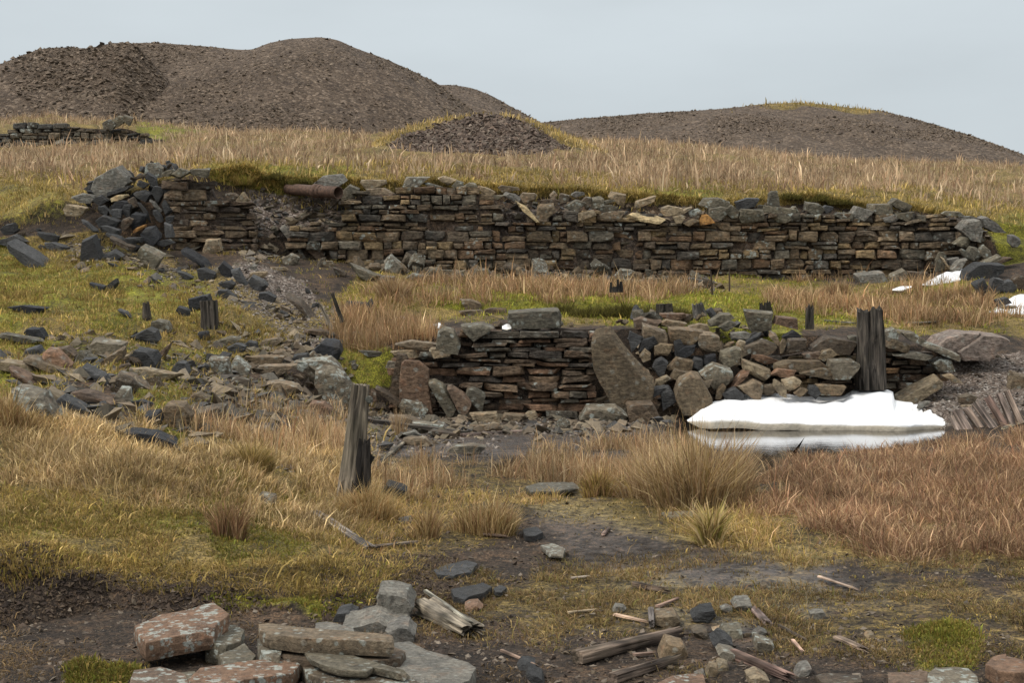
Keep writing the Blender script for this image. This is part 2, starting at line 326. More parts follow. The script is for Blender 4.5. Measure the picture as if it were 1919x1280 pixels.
# bumps
amp = np.interp(GV[:, 0], [0,1,2,3,4,5,6,7,8,9,10,11,12,13,14,15,16,17,18,19,20,21,22,24], [0.03,0.03,0.035,0.07,0.08,0.06,0.05,0.05,0.06,0.08,0.1,0.12,0.12,0.03,0.08,0.16,0.10,0.16,0.22,0.35,0.5,0.5,0.5,0.0])[:, None]
leftm = np.clip((700 - GPX) / 300, 0, 1)
GZ = GZ + amp * fbm(GX, GY, 1.6, 5, 1, 0.55) + 0.25*amp*fbm(GX, GY, 0.28, 3, 9, 0.6)
GZ = GZ + (0.20 * leftm * np.clip((GV-4), 0, 1) * np.clip(12.5-GV, 0, 1)) * (fbm(GX, GY, 1.5, 3, 31))
GZ = GZ + np.clip((5.2-GV), 0, 1)*np.clip(GV-0.3, 0, 1)*0.012*fbm(GX, GY, 0.11, 3, 51, 0.6)
# hummocks, the peat scarp and mossy lumps
def lump(px, py, w, h, z, v=None):
    global GZ
    q = ((GPX-px)/w)**2 + ((GP0-py)/h)**2
    m = np.exp(-q*1.3)
    if v is not None: m = m * ((GV > v[0]) & (GV < v[1]))
    GZ = GZ + m * z
for a in [(440,890,85,45,0.16,(3,6)), (250,900,120,40,0.10,(3,6)), (60,1050,90,25,0.10,(2,4)), (150,1090,70,18,0.06,(2.2,4)), (560,1150,110,18,0.06,(1,3.4)),
          (1250,590,110,9,0.10,(9.3,11)), (1120,585,90,8,0.10,(9.3,11)), (465,340,26,14,0.22,(14.5,18)), (90,390,60,22,0.30,(13,18)), (30,365,70,14,0.2,(13,18)),
          (440,330,60,8,0.15,(14,18)), (1540,375,70,12,0.2,(14,18)), (300,700,120,12,0.1,(5.5,9)), (640,870,40,14,0.05,(3,6)), (1780,1200,60,18,0.07,(0.5,3)),
          (1500,1010,120,22,0.05,(3,4)), (160,1262,32,14,0.06,(0.5,2)), (222,1266,32,14,0.05,(0.5,2)), (560,1075,120,10,0.05,(2,4)), (30,700,60,8,0.08,(6,9)), (350,700,60,9,0.1,(6,9))]: lump(*a)
POND = [(1225,800),(1262,822),(1330,842),(1395,868),(1410,905),(1440,912),(1450,872),(1530,862),(1640,846),(1730,836),(1775,815),(1790,785),(1700,752),(1500,752),(1300,770)]
pm = np.clip((sd_poly(GPX, GP0, POND) + 8*noise2(GX/0.5, GY/0.5, 5)) / 14, 0, 1) * ((GV > 3.6) & (GV < 8.2))
near = ((GV > 3.4) & (GV < 8.5) & (GPX > 1100))
GZ = np.where(near, np.maximum(GZ, 0.0), GZ) - pm * 0.30
WATER_Z = -0.06
GPY = HY + (EYE - GZ) * F / GY
# --- covers
def blend(*ms):
    r = 0
    for m in ms: r = np.maximum(r, m)
    return r
moss = GX * 0; straw = GX * 0; grav = GX * 0; wet = GX * 0
straw = blend(sel([(-900,745),(230,800),(420,835),(600,880),(640,955),(560,1010),(740,1060),(700,1085),(300,1075),(-900,1020)], 26, (3, 6.2)),
              0.75*sel([(-900,380),(120,380),(330,500),(600,600),(520,650),(380,690),(150,640),(-900,700)], 20, (6, 14)),
              sel(box(-3000,-100,5000,420), 4, (16.1, 25), 0.3), 0.8*sel([(-900,350),(5000,350),(5000,560),(1880,470),(1700,405),(1100,372),(600,345),(300,345),(100,400),(-900,430)], 8, (15.6, 19)),
              0.7*sel([(1000,945),(5000,820),(5000,1075),(1500,1065),(1380,1010)], 30, (2.9, 6)), 0.42*sel([(680,870),(1250,870),(1300,960),(1000,960),(960,1010),(640,1060),(620,930)], 22, (3, 6)),
              0.8*sel([(640,560),(700,520),(1200,525),(1440,530),(5000,560),(5000,640),(1700,625),(1500,610),(1350,605),(900,600),(700,600)], 10, (8.5, 12.3)),
              0.42*sel([(700,1080),(1200,1075),(1500,1150),(1000,1190),(760,1120)], 25, (1, 3.4)), 0.36*sel([(1400,1090),(5000,1060),(5000,1250),(1500,1230)], 30, (0.5, 3.6)))
moss = blend(0.8*sel([(-900,470),(70,480),(230,500),(440,545),(360,600),(120,590),(-900,600)], 30, (8, 14), 2.2, 11),
             0.8*sel([(-900,600),(250,640),(420,640),(360,700),(120,735),(-900,720)], 16, (5.5, 10), 1.5, 12),
             0.9*sel([(200,720),(330,690),(400,760),(340,850),(250,830)], 18, (4.5, 8), 1.5, 13),
             0.9*sel([(640,655),(730,658),(725,715),(640,705)], 8, (8, 10.2)),
             1.0*sel([(790,575),(900,540),(1150,550),(1450,548),(1620,600),(1300,600),(1000,590)], 8, (9.4, 12.4), 1.0, 15),
             0.8*sel([(1600,560),(1760,540),(1850,545),(1700,580)], 8, (10, 13)), 0.95*sel([(1840,405),(5000,400),(5000,500),(1880,500)], 12, (12.5, 17.5)),
             0.8*sel([(380,305),(660,315),(640,345),(560,360),(440,352),(400,340)], 7, (15.5, 18.2)),
             0.36*sel([(-200,930),(60,920),(420,880),(640,1000),(600,1070),(200,1060),(-200,1030)], 40, (2.9, 5), 1.8, 17), 0.6*sel([(200,1085),(640,1120),(760,1100),(600,1165),(420,1145)], 14, (1.6, 4), 1.2, 18),
             sel(box(130,1245,262,1290), 10, (0.4, 2)), 0.8*sel([(1705,1190),(1780,1185),(1835,1210),(1820,1240),(1730,1245)], 22, (0.4, 3), 1.8), 0.6*0.55*sel([(-900,345),(120,360),(140,420),(-900,420)], 12, (13, 18), 1.3),
             0.7*sel([(260,228),(420,246),(300,268),(250,262)], 5, (18, 21)), 0.6*sel([(1150,600),(1480,545),(1500,640),(1400,650)], 8, (8.8, 11)), 0.55*sel([(1200,345),(1350,345),(1350,375),(1200,372)], 8, (15.9, 18)))
grav = blend(sel([(450,500),(560,545),(600,600),(660,610),(600,650),(530,620),(430,560)], 12, (8.5, 14)), sel([(1790,660),(5000,660),(5000,760),(1850,780),(1720,800),(1680,770)], 8, (6, 9.6)),
             sel([(60,345),(180,350),(180,375),(60,368)], 5, (13.5, 19)), sel([(120,440),(260,470),(340,520),(260,505),(140,480)], 12, (11, 14)), sel([(900,395),(1010,395),(1000,425),(920,430)], 5, (12.5, 15.2)),
             0.7*sel([(460,350),(620,350),(640,440),(480,440)], 8, (12.5, 16)), 0.12*sel([(640,790),(960,800),(930,850),(700,850)], 12, (4.5, 8)), 0.5*sel([(480,860),(640,820),(640,880),(500,890)], 12, (4.5, 7)), 0.15*sel([(620,740),(760,770),(1200,790),(1200,815),(700,820)], 10, (5.5, 8.4)))
wet = blend(0.9*sel([(1150,1060),(1560,1050),(1650,1120),(1450,1180),(1250,1150)], 30, (1, 4)), 1.0*sel([(660,780),(1260,785),(1300,860),(900,862),(700,850)], 12, (4.5, 8)), 0.6*sel([(980,940),(1120,950),(1300,1040),(1100,1060)], 20, (2.5, 4.6)))
CV = np.stack([moss, straw, grav, wet], -1)
def grid_quads(R, C):
    i = np.arange(R*C).reshape(R, C)
    return np.stack([i[:-1, :-1], i[:-1, 1:], i[1:, 1:], i[1:, :-1]], -1).reshape(-1, 4)
GV3 = np.stack([GX, GY, GZ], -1)
ground = mesh_np('ground', GV3.reshape(-1, 3), grid_quads(*GX.shape), None, M_GR, CV.reshape(-1, 4), True)
tag(ground, kind='structure')

_vis = np.minimum.accumulate(GPY, 0)
def ground_at(px, py, vmin=0.4):
    j = int(np.clip(np.searchsorted(pxs, px), 1, len(pxs)-1)); c = _vis[:, j]
    i = int(np.searchsorted(-c, -py)); i = min(max(i, 1), len(c)-1)
    a, b = GPY[i-1, j], GPY[i, j]; t = 0 if a == b else np.clip((a-py)/(a-b), 0, 1)
    Y = GY[i-1, j]*(1-t) + GY[i, j]*t
    return P2W(px, py, Y)
def ground_z(X, Y):
    px = CX + X / Y * F; j = int(np.clip(np.searchsorted(pxs, px), 0, len(pxs)-1))
    return float(np.interp(Y, GY[:, j], GZ[:, j]))
# ---- sampler over the ground grid
def cells(V, wgt):
    """sampler on a grid patch: returns function giving n random points"""
    R_, C_ = V.shape[:2]
    a = V[1:, :-1] - V[:-1, :-1]; b = V[:-1, 1:] - V[:-1, :-1]
    area = np.linalg.norm(np.cross(a, b), axis=-1)
    ww = (area * (wgt[:-1, :-1] + wgt[1:, 1:]) * 0.5).ravel(); cum = np.cumsum(ww)
    def f(n, rng):
        k = np.searchsorted(cum, rng.random(n) * cum[-1]); r, c = k // (C_-1), k % (C_-1)
        u, v = rng.random((n, 1)), rng.random((n, 1))
        return (V[r, c]*(1-u) + V[r+1, c]*u)*(1-v) + (V[r, c+1]*(1-u) + V[r+1, c+1]*u)*v
    return f, cum[-1]
_VIEW = ((GPX > -380) & (GPX < 2300)).astype(float)
# ------------------------------------------------------------------ spoil heaps
def heap(name, sky_pts, Yc, Yt, zt, mat, cap=None, p=1.18, seed=0, namp=0.35, back=1.6, rows=90, step=4.0, fold=0.0):
    sx = np.array([q[0] for q in sky_pts], float); sy = np.array([q[1] for q in sky_pts], float)
    px = np.arange(sx[0], sx[-1] + 1, step); py = np.interp(px, sx, sy); py = smooth_px(py, 6)
    zc = EYE - (py - HY) / F * Yc
    yf = Yt + (Yc - Yt) * 0.25 * ((px - px.mean()) / (np.ptp(px)/2))**2
    t = np.concatenate([np.linspace(0, 1, rows), np.linspace(1, back, rows//3)[1:]])[:, None]
    prof = np.where(t <= 1, 1 - (1 - np.clip(t, 0, 1))**p, 1 - ((t-1)/(back-1))**1.3)
    Yy = yf[None, :] + (Yc - yf[None, :]) * t
    Z = zt + (zc[None, :] - zt) * prof
    X = (px[None, :] - CX) / F * Yc + 0*t
    env = np.clip(1 - np.abs(t - 1) * 3, 0, 1)
    Z = Z + namp * fbm(X, Yy, 2.2, 5, seed, 0.6) * (1 - 0.5*env) + fold * fbm(X + Z*0.3, Yy*0.4, 7.0, 3, seed+40) * (1-env)
    PX, PY = CX + X/Yy*F, HY + (EYE - Z)*F/Yy
    cv = np.zeros(X.shape + (4,)); cv[..., 2] = 0.8
    if cap is not None:
        m = np.clip(cap(PX, PY, X, Yy, t), 0, 1); cv[..., 2] *= (1-m); cv[..., 1] = m*0.7
        cv[..., 0] = m * 0.22 * (noise2(X/1.5, Yy/1.5, seed+5) > 0)
    V = np.stack([X, Yy, Z], -1)
    o = mesh_np(name, V.reshape(-1, 3), grid_quads(*X.shape), None, mat, cv.reshape(-1, 4), True)
    tag(o, kind='structure')
    return V, cv, PX, PY, t
H1 = heap('spoil_heap', [(-900,330),(-500,215),(-200,160),(-60,138),(0,121),(45,101),(85,88),(130,87),(160,90),(205,80),(240,78),(262,86),(280,110),(330,165),(380,215),(420,250),(500,300)], 92, 77, 8.2, M_HEAP, None, 1.15, 3, 0.16, fold=1.2)
H2 = heap('spoil_heap', [(60,260),(120,150),(190,92),(250,80),(300,80),(340,83),(400,87),(440,92),(475,93),(505,80),(540,72),(600,69),(635,75),(665,90),(720,108),(770,130),(820,156),(862,190),(920,232),(960,262),(1010,300)], 101, 78.5, 8.6, M_HEAP, None, 1.18, 5, 0.10, fold=1.3)
H3 = heap('spoil_heap', [(640,290),(720,210),(800,160),(850,158),(885,164),(925,180),(965,203),(1000,222),(1030,238),(1060,252),(1140,300)], 118, 92, 10.5, M_HEAP, None, 1.15, 7, 0.10)
H4 = heap('spoil_heap', [(900,300),(960,235),(1035,227),(1110,220),(1200,213),(1300,207),(1380,201),(1430,194),(1490,192),(1550,196),(1600,202),(1650,207),(1700,219),(1750,236),(1800,258),(1850,286),(1895,306),(1960,345)], 122, 93, 9.6, M_HEAP,
          lambda a, b, X, Y, t: (np.exp(-((a-1490)/75)**2) + 0.8*np.exp(-((a-1610)/40)**2)) * np.clip((t-0.80)*9 + noise2(X/2.5, Y/2.5, 2)*1.0, 0, 1) * 1.3, 1.2, 9, 0.12, fold=0.7)
def cap_mound(a, b, X, Y, t):
    w = np.interp(a, [680, 760, 820, 900, 960, 1000, 1040, 1100], [0.55, 0.35, 0.25, 0.10, 0.14, 0.24, 0.38, 0.65])
    return np.clip((t - (1 - w)) * 12 + noise2(X/0.8, Y/0.8, 2) * 0.8 + 0.3, 0, 1)
H5 = heap('scree_mound', [(600,312),(665,290),(715,264),(765,242),(808,228),(850,219),(900,214),(950,217),(990,225),(1025,238),(1065,256),(1105,272),(1160,302)], 56.5, 49.5, 6.35, M_MOUND, cap_mound, 1.2, 12, 0.15, rows=100, step=2.5)

# ------------------------------------------------------------------ pond and snow
def pond():
    P = np.array([(1215,800),(1258,830),(1330,856),(1390,880),(1400,920),(1455,922),(1460,880),(1530,872),(1640,858),(1740,848),(1790,815),(1800,775),(1700,738),(1500,738),(1290,760)], float)
    pts = []
    for px, py in P:
        Y = (EYE - WATER_Z) * F / (py - HY); pts.append(((px-CX)/F*Y, Y, WATER_Z))
    V = np.array(pts); c = V.mean(0); n = len(V)
    V = np.vstack([V, c]); tris = [(i, (i+1) % n, n) for i in range(n)]
    o = mesh_np('pond_water', V, None, tris, M_WA); tag(o, kind='structure')
pond()
def snow_drift(name, label, front, back, Yf, Yb, seed, bulge=0.06, lip=0.07, zbase=None, group=None):
    """front/back: px->py outlines of the patch; Yf/Yb: depths (functions of px)"""
    x0, x1 = front[0][0], front[-1][0]; n = int((x1-x0)/3) + 2
    px = np.linspace(x0, x1, n)
    fy = np.interp(px, [q[0] for q in front], [q[1] for q in front]); by = np.interp(px, [q[0] for q in back], [q[1] for q in back])
    yf, yb = np.interp(px, *Yf), np.interp(px, *Yb)
    yf = yf + (0.12*noise2(px/70, px*0, seed+11) + 0.02*noise2(px/23, px*0, seed+12)) * np.clip((yb-yf)/1.2, 0, 1)
    fy = HY + (fy-HY) * np.interp(px, *Yf)/yf + 1.6*noise2(px/55, px*0, seed+13)*np.clip((yb-yf)/1.2, 0, 1)
    zf = EYE - (fy-HY)/F*yf; zb = EYE - (by-HY)/F*yb
    rows = [(-0.08, -1.3, 0.45), (-0.075, -0.8, 0.62), (-0.07, -0.2, 0.95)]  # near-vertical front face, coloured tan and darker towards the bottom
    V, C = [], []
    edge = np.clip(np.minimum(px-x0, x1-px)/25.0, 0, 1)
    for dy, k, c in rows:
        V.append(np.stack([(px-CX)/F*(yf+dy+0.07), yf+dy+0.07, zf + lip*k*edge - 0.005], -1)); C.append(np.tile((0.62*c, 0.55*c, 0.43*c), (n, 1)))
    for t in np.linspace(0, 1, 26):
        Y = yf*(1-t) + yb*t; z = zf*(1-t) + zb*t + bulge*math.sin(math.pi*min(1, t*0.98))**1.2 * edge * (1+0.5*noise2(px/30, px*0+t*3, seed+4))
        X = (px-CX)/F*Y
        z = z + 0.05*fbm(X, Y, 0.35, 4, seed) * min(1, t*4+0.2) * edge + 0.02*edge*np.abs(noise2(X*5+Y*2, Y*1.2, seed+2))
        V.append(np.stack([X, Y, z], -1)); C.append(np.tile((0.80, 0.81, 0.82), (n, 1)))
    V.append(V[-1] + np.array([0, 0.05, -0.3])); C.append(C[-1])
    V = np.array(V); R = len(V)
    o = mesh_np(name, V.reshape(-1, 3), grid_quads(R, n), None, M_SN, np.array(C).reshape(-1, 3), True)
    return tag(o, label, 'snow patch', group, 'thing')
snow_drift('snow_patch', 'large white snow drift with a tan front edge, darker toward the bottom, melting into the dark pond',
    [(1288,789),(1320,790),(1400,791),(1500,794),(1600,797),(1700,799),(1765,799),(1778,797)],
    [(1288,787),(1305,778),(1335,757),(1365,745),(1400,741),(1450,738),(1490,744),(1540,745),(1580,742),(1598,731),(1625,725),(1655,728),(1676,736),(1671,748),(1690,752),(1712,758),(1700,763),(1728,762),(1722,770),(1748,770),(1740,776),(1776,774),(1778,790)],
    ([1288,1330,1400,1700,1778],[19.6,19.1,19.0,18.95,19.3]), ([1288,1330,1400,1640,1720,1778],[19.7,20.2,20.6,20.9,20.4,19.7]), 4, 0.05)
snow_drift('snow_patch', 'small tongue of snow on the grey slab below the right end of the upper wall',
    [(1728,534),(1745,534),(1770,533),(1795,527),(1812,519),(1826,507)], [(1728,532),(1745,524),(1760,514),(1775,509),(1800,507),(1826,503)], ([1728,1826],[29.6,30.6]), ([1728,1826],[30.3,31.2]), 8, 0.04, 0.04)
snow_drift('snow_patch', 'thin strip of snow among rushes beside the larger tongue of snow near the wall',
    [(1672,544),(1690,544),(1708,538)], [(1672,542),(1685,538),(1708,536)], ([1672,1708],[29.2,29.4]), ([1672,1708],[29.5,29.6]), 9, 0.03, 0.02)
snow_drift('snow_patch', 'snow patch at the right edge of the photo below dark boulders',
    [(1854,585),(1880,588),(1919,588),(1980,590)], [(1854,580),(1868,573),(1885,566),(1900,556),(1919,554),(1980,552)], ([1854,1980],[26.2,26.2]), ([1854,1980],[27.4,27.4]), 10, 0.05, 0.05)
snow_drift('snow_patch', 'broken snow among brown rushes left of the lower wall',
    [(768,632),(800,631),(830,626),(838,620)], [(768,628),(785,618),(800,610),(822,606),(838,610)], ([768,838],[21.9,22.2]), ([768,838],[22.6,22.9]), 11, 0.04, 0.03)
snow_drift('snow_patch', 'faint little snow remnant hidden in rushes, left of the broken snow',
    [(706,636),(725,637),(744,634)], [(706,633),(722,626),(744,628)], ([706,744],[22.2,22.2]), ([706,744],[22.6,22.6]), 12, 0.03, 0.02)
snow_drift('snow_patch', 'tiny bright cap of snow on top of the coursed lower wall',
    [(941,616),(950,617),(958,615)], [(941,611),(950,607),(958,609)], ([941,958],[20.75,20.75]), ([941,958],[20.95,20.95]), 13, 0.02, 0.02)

# ------------------------------------------------------------------ rock builder
RT = [-1, -1, -0.985, -0.80, 0.0, 0.80, 0.97, 1, 1]; RS = [0.0, 0.55, 0.95, 1.0, 1.0, 1.0, 0.95, 0.55, 0.0]
def resample(P, n):
    P = np.asarray(P, float); m = len(P); Q = np.vstack([P, P[:1]]); L = np.hypot(*np.diff(Q, axis=0).T); s = np.concatenate([[0], np.cumsum(L)])
    u = np.linspace(0, s[-1], n, endpoint=False)
    for k in range(m): u[np.argmin(np.abs(u - s[k]))] = s[k]
    u.sort()
    return np.stack([np.interp(u, s, Q[:, 0]), np.interp(u, s, Q[:, 1])], -1)
def ring_rock(outl, depth, axis='y', rng=None, rough=0.022, cuts=8, n=32, RTs=None, RSs=None, shear=(0, 0), soft=(0.66, 0.93)):
    """outl: outline in the plane across the axis; returns verts, quads, tris"""
    rt, rs = RTs or RT, RSs or RS
    O = resample(outl, n); c = O.mean(0); size = max(np.ptp(O[:, 0]), np.ptp(O[:, 1])); small = min(np.ptp(O[:, 0]), np.ptp(O[:, 1]), depth)
    rings = []
    off = rng.normal(0, 0.10, 2) * small
    for t, s in zip(rt[1:-1], rs[1:-1]):
        inset = 1 - (1 - s) * min(1.0, 0.9)
        P = c + (O - c) * inset + off * (1 - s)
        rings.append(np.column_stack([P[:, 0] + shear[0]*t, P[:, 1] + shear[1]*t, np.full(n, t*depth/2)]))
    m = len(rings); V = np.vstack(rings + [[(c[0]+off[0]-shear[0], c[1]+off[1]-shear[1], -depth/2*1.0)], [(c[0]+off[0]+shear[0], c[1]+off[1]+shear[1], depth/2*1.0)]])
    ctr = np.array([c[0], c[1], 0.0])
    for k in range(cuts):   # chip off corners with random planes
        nrm = rng.normal(0, 1, 3); nrm[2] = -abs(nrm[2]) - 0.3 if k % 3 else abs(nrm[2]) + 0.3; nrm /= np.linalg.norm(nrm)
        d = (V - ctr) @ nrm; lim = d.max() * rng.uniform(*soft)
        V = V - np.maximum(d - lim, 0)[:, None] * nrm
    f = 3.0 / size; q = rng.uniform(0, 50)
    dn = np.stack([noise3(V[:, 0]*f+q+9*i, V[:, 1]*f, V[:, 2]*f, 3+i) for i in range(3)], -1) + 0.6*np.stack([noise3(V[:, 0]*f*3+q+9*i, V[:, 1]*f*3, V[:, 2]*f*3, 8+i) for i in range(3)], -1)
    V = V + dn * [[1, 1, 1]] * rough * (small*0.85 + size*0.15) * 1.25
    i = np.arange(m*n).reshape(m, n); j = np.roll(i, -1, 1)
    quads = np.stack([i[:-1], j[:-1], j[1:], i[1:]], -1).reshape(-1, 4)
    tris = np.vstack([np.column_stack([j[0], i[0], np.full(n, m*n)]), np.column_stack([i[-1], j[-1], np.full(n, m*n+1)])])
    if axis == 'y': V = V[:, [0, 2, 1]]                       # outline (x,z), depth along y, front = -y
    else: V = V * [1, 1, -1]                                   # outline (x,y), first ring on top
    if axis == 'z': pass
    return V, quads, tris
PAL = {'s': [(0.125,.097,.064),(0.16,.125,.086),(0.105,.084,.060),(0.145,.108,.068)], 't': [(0.22,.178,.12),(0.25,.20,.135),(0.20,.155,.10)], 'r': [(0.145,.095,.064),(0.165,.103,.068),(0.13,.092,.066)],
       'g': [(0.115,.103,.077),(0.14,.125,.092),(0.098,.09,.07)], 'q': [(0.19,.155,.135)], 'l': [(0.14,.122,.092),(0.155,.14,.112)], 'd': [(0.050,.049,.048),(0.068,.067,.066),(0.038,.0375,.037)], 'b': [(0.02,.02,.022),(0.025,.026,.029)],
       'w': [(0.12,.115,.105),(0.145,.138,.122)], 'p': [(0.40,.32,.19)], 'o': [(0.28,.15,.05)], 'k': [(0.075,.058,.042),(0.09,.066,.045)]}
LICH = {'q': 0.3, 's': 0.45, 't': 0.3, 'r': 0.5, 'g': 0.6, 'l': 1.0, 'd': 0.1, 'b': 0.0, 'w': 0.4, 'p': 0.1, 'o': 0.1, 'k': 0.3}
KN = {'d': 'slate_rock', 'b': 'slate_rock'}
_ri = [0]
def auto_outline(w, h, ang, rng, k=None):
    """angular outline inside a w x h frame, tilted by ang degrees"""
    k = k or rng.integers(4, 7); asp = w / h
    th = np.sort((np.arange(k) + rng.uniform(-0.32, 0.32, k)) / k * 2*math.pi) + rng.uniform(0, 1)
    p = 4.5 if asp > 1.5 else 3.0
    r = (np.abs(np.cos(th))**p + np.abs(np.sin(th))**p)**(-1/p) * rng.uniform(0.78, 1.08, k)
    P = np.stack([np.cos(th)*r, np.sin(th)*r], -1)
    P = (P - P.min(0)) / np.ptp(P, axis=0) - 0.5
    a = math.radians(ang); ca, sa = math.cos(a), math.sin(a)
    if abs(ang) > 2:      # find inner frame so the rotated stone fits w x h
        c2, s2 = abs(ca), abs(sa); den = c2*c2 - s2*s2
        if abs(den) > 0.15: iw, ih = (w*c2 - h*s2)/den, (h*c2 - w*s2)/den
        else: iw, ih = w*0.95, h*0.45
        iw = max(iw, 0.3*w); ih = max(ih, 0.18*min(w, h), 0.12*iw)
    else: iw, ih = w, h
    P = P * [iw, ih]
    return np.stack([P[:, 0]*ca - P[:, 1]*sa, P[:, 0]*sa + P[:, 1]*ca], -1)
def place_rock(outl_px, Y, kind, label, d=None, cat=None, name=None, group=None, base=None, cuts=5, rough=0.020, z_sink=0.0, smooth=False, soft=(0.72, 0.95)):
    """outline in photo pixels (y down) standing at distance Y"""
    _ri[0] += 1; rng = np.random.default_rng(1000 + _ri[0])
    O = np.array(outl_px, float); bx, by = O[:, 0].mean(), O[:, 1].max()
    loc = np.array(P2W(bx, by, Y)); L = np.stack([(O[:, 0]-bx)/F*Y, -(O[:, 1]-by)/F*Y], -1)
    w, h = np.ptp(L[:, 0]), np.ptp(L[:, 1])
    d = d if d else float(np.clip(min(w, 2.2*h)*rng.uniform(0.6, 0.85), 0.12, 1.1))
    if kind in 'db': rough = max(rough, 0.026)
    lo = L[:, 1] < 0.12*h; L[lo, 1] -= 0.12*h + z_sink + (0.14*h if kind in 'db' else 0.04*h)
    V, q, t = ring_rock(L, d, 'y', rng, rough, cuts, n=36 if w > 0.35 else 24, shear=(0, 0.10*h if h < 1.2*w else 0.0), soft=soft)
    V[:, 1] += d*0.5
    c = np.array(PAL[kind][rng.integers(len(PAL[kind]))]) * rng.uniform(0.88, 1.15); al = LICH[kind]*rng.uniform(0.7, 1.2)
    nm = name or KN.get(kind, 'stone_block' if w > 1.2*h else 'stone')
    o = mesh_np(nm, V, q, t, M_SL if kind in 'db' else (M_STN if Y < 9 else M_ST), np.tile([*c, al], (len(V), 1)), smooth)
    o.location = loc - np.array([0, d*0.25, 0])
    return tag(o, label, cat or {'slate_rock': 'slate', 'stone_block': 'stone block'}.get(nm, 'stone'), group)
def R(x0, y0, x1, y1, ang, kind, label, Y=None, d=None, **k):
    rng = np.random.default_rng(_ri[0]*7 + 5); P = auto_outline(x1-x0, y1-y0, ang, rng) * [1, -1] + [(x0+x1)/2, (y0+y1)/2]
    if Y is None: Y = ground_at((x0+x1)/2, y1 - 0.12*(y1-y0))[1]
    return place_rock(P, Y, kind, label, d, **k)
def G(P, kind, label, Y=None, d=None, **k):
    P = np.array(P, float)
    if Y is None: Y = ground_at(P[:, 0].mean(), P[:, 1].max() - 2)[1]
    return place_rock(P, Y, kind, label, d, soft=(0.88, 0.98), cuts=k.pop('cuts', 4), **k)
def T(P, zt, th, kind, label, name='stone_slab', cat='stone slab', tilt=(0, 0), rough=0.016, cuts=3, al=None, n=56):
    """slab seen from above: top-face outline in photo pixels lying in the plane z = zt (+tilt), thickness th"""
    _ri[0] += 1; rng = np.random.default_rng(500 + _ri[0])
    W3 = []
    for px, py in P:
        Y = (EYE - zt) * F / (py - HY); W3.append(((px-CX)/F*Y, Y))
    W3 = np.array(W3); c = W3.mean(0)
    V, q, t = ring_rock(W3 - c, th, 'z', rng, rough, cuts, n=n, RTs=[-1, -1, -1, -0.93, -0.3, 0.4, 0.9, 1, 1], RSs=[0, 0.5, 0.975, 1.0, 1.01, 1.0, 0.96, 0.5, 0], soft=(0.88, 0.98))
    V[:, 2] += V[:, 0]*tilt[0] + V[:, 1]*tilt[1]
    cc = np.array(PAL[kind][rng.integers(len(PAL[kind]))]); a = LICH[kind] if al is None else al
    o = mesh_np(name, V, q, t, M_SL if kind in 'db' else M_STN, np.tile([*cc, a], (len(V), 1)))
    o.location = (c[0], c[1], zt - th/2)
    return tag(o, label, cat)

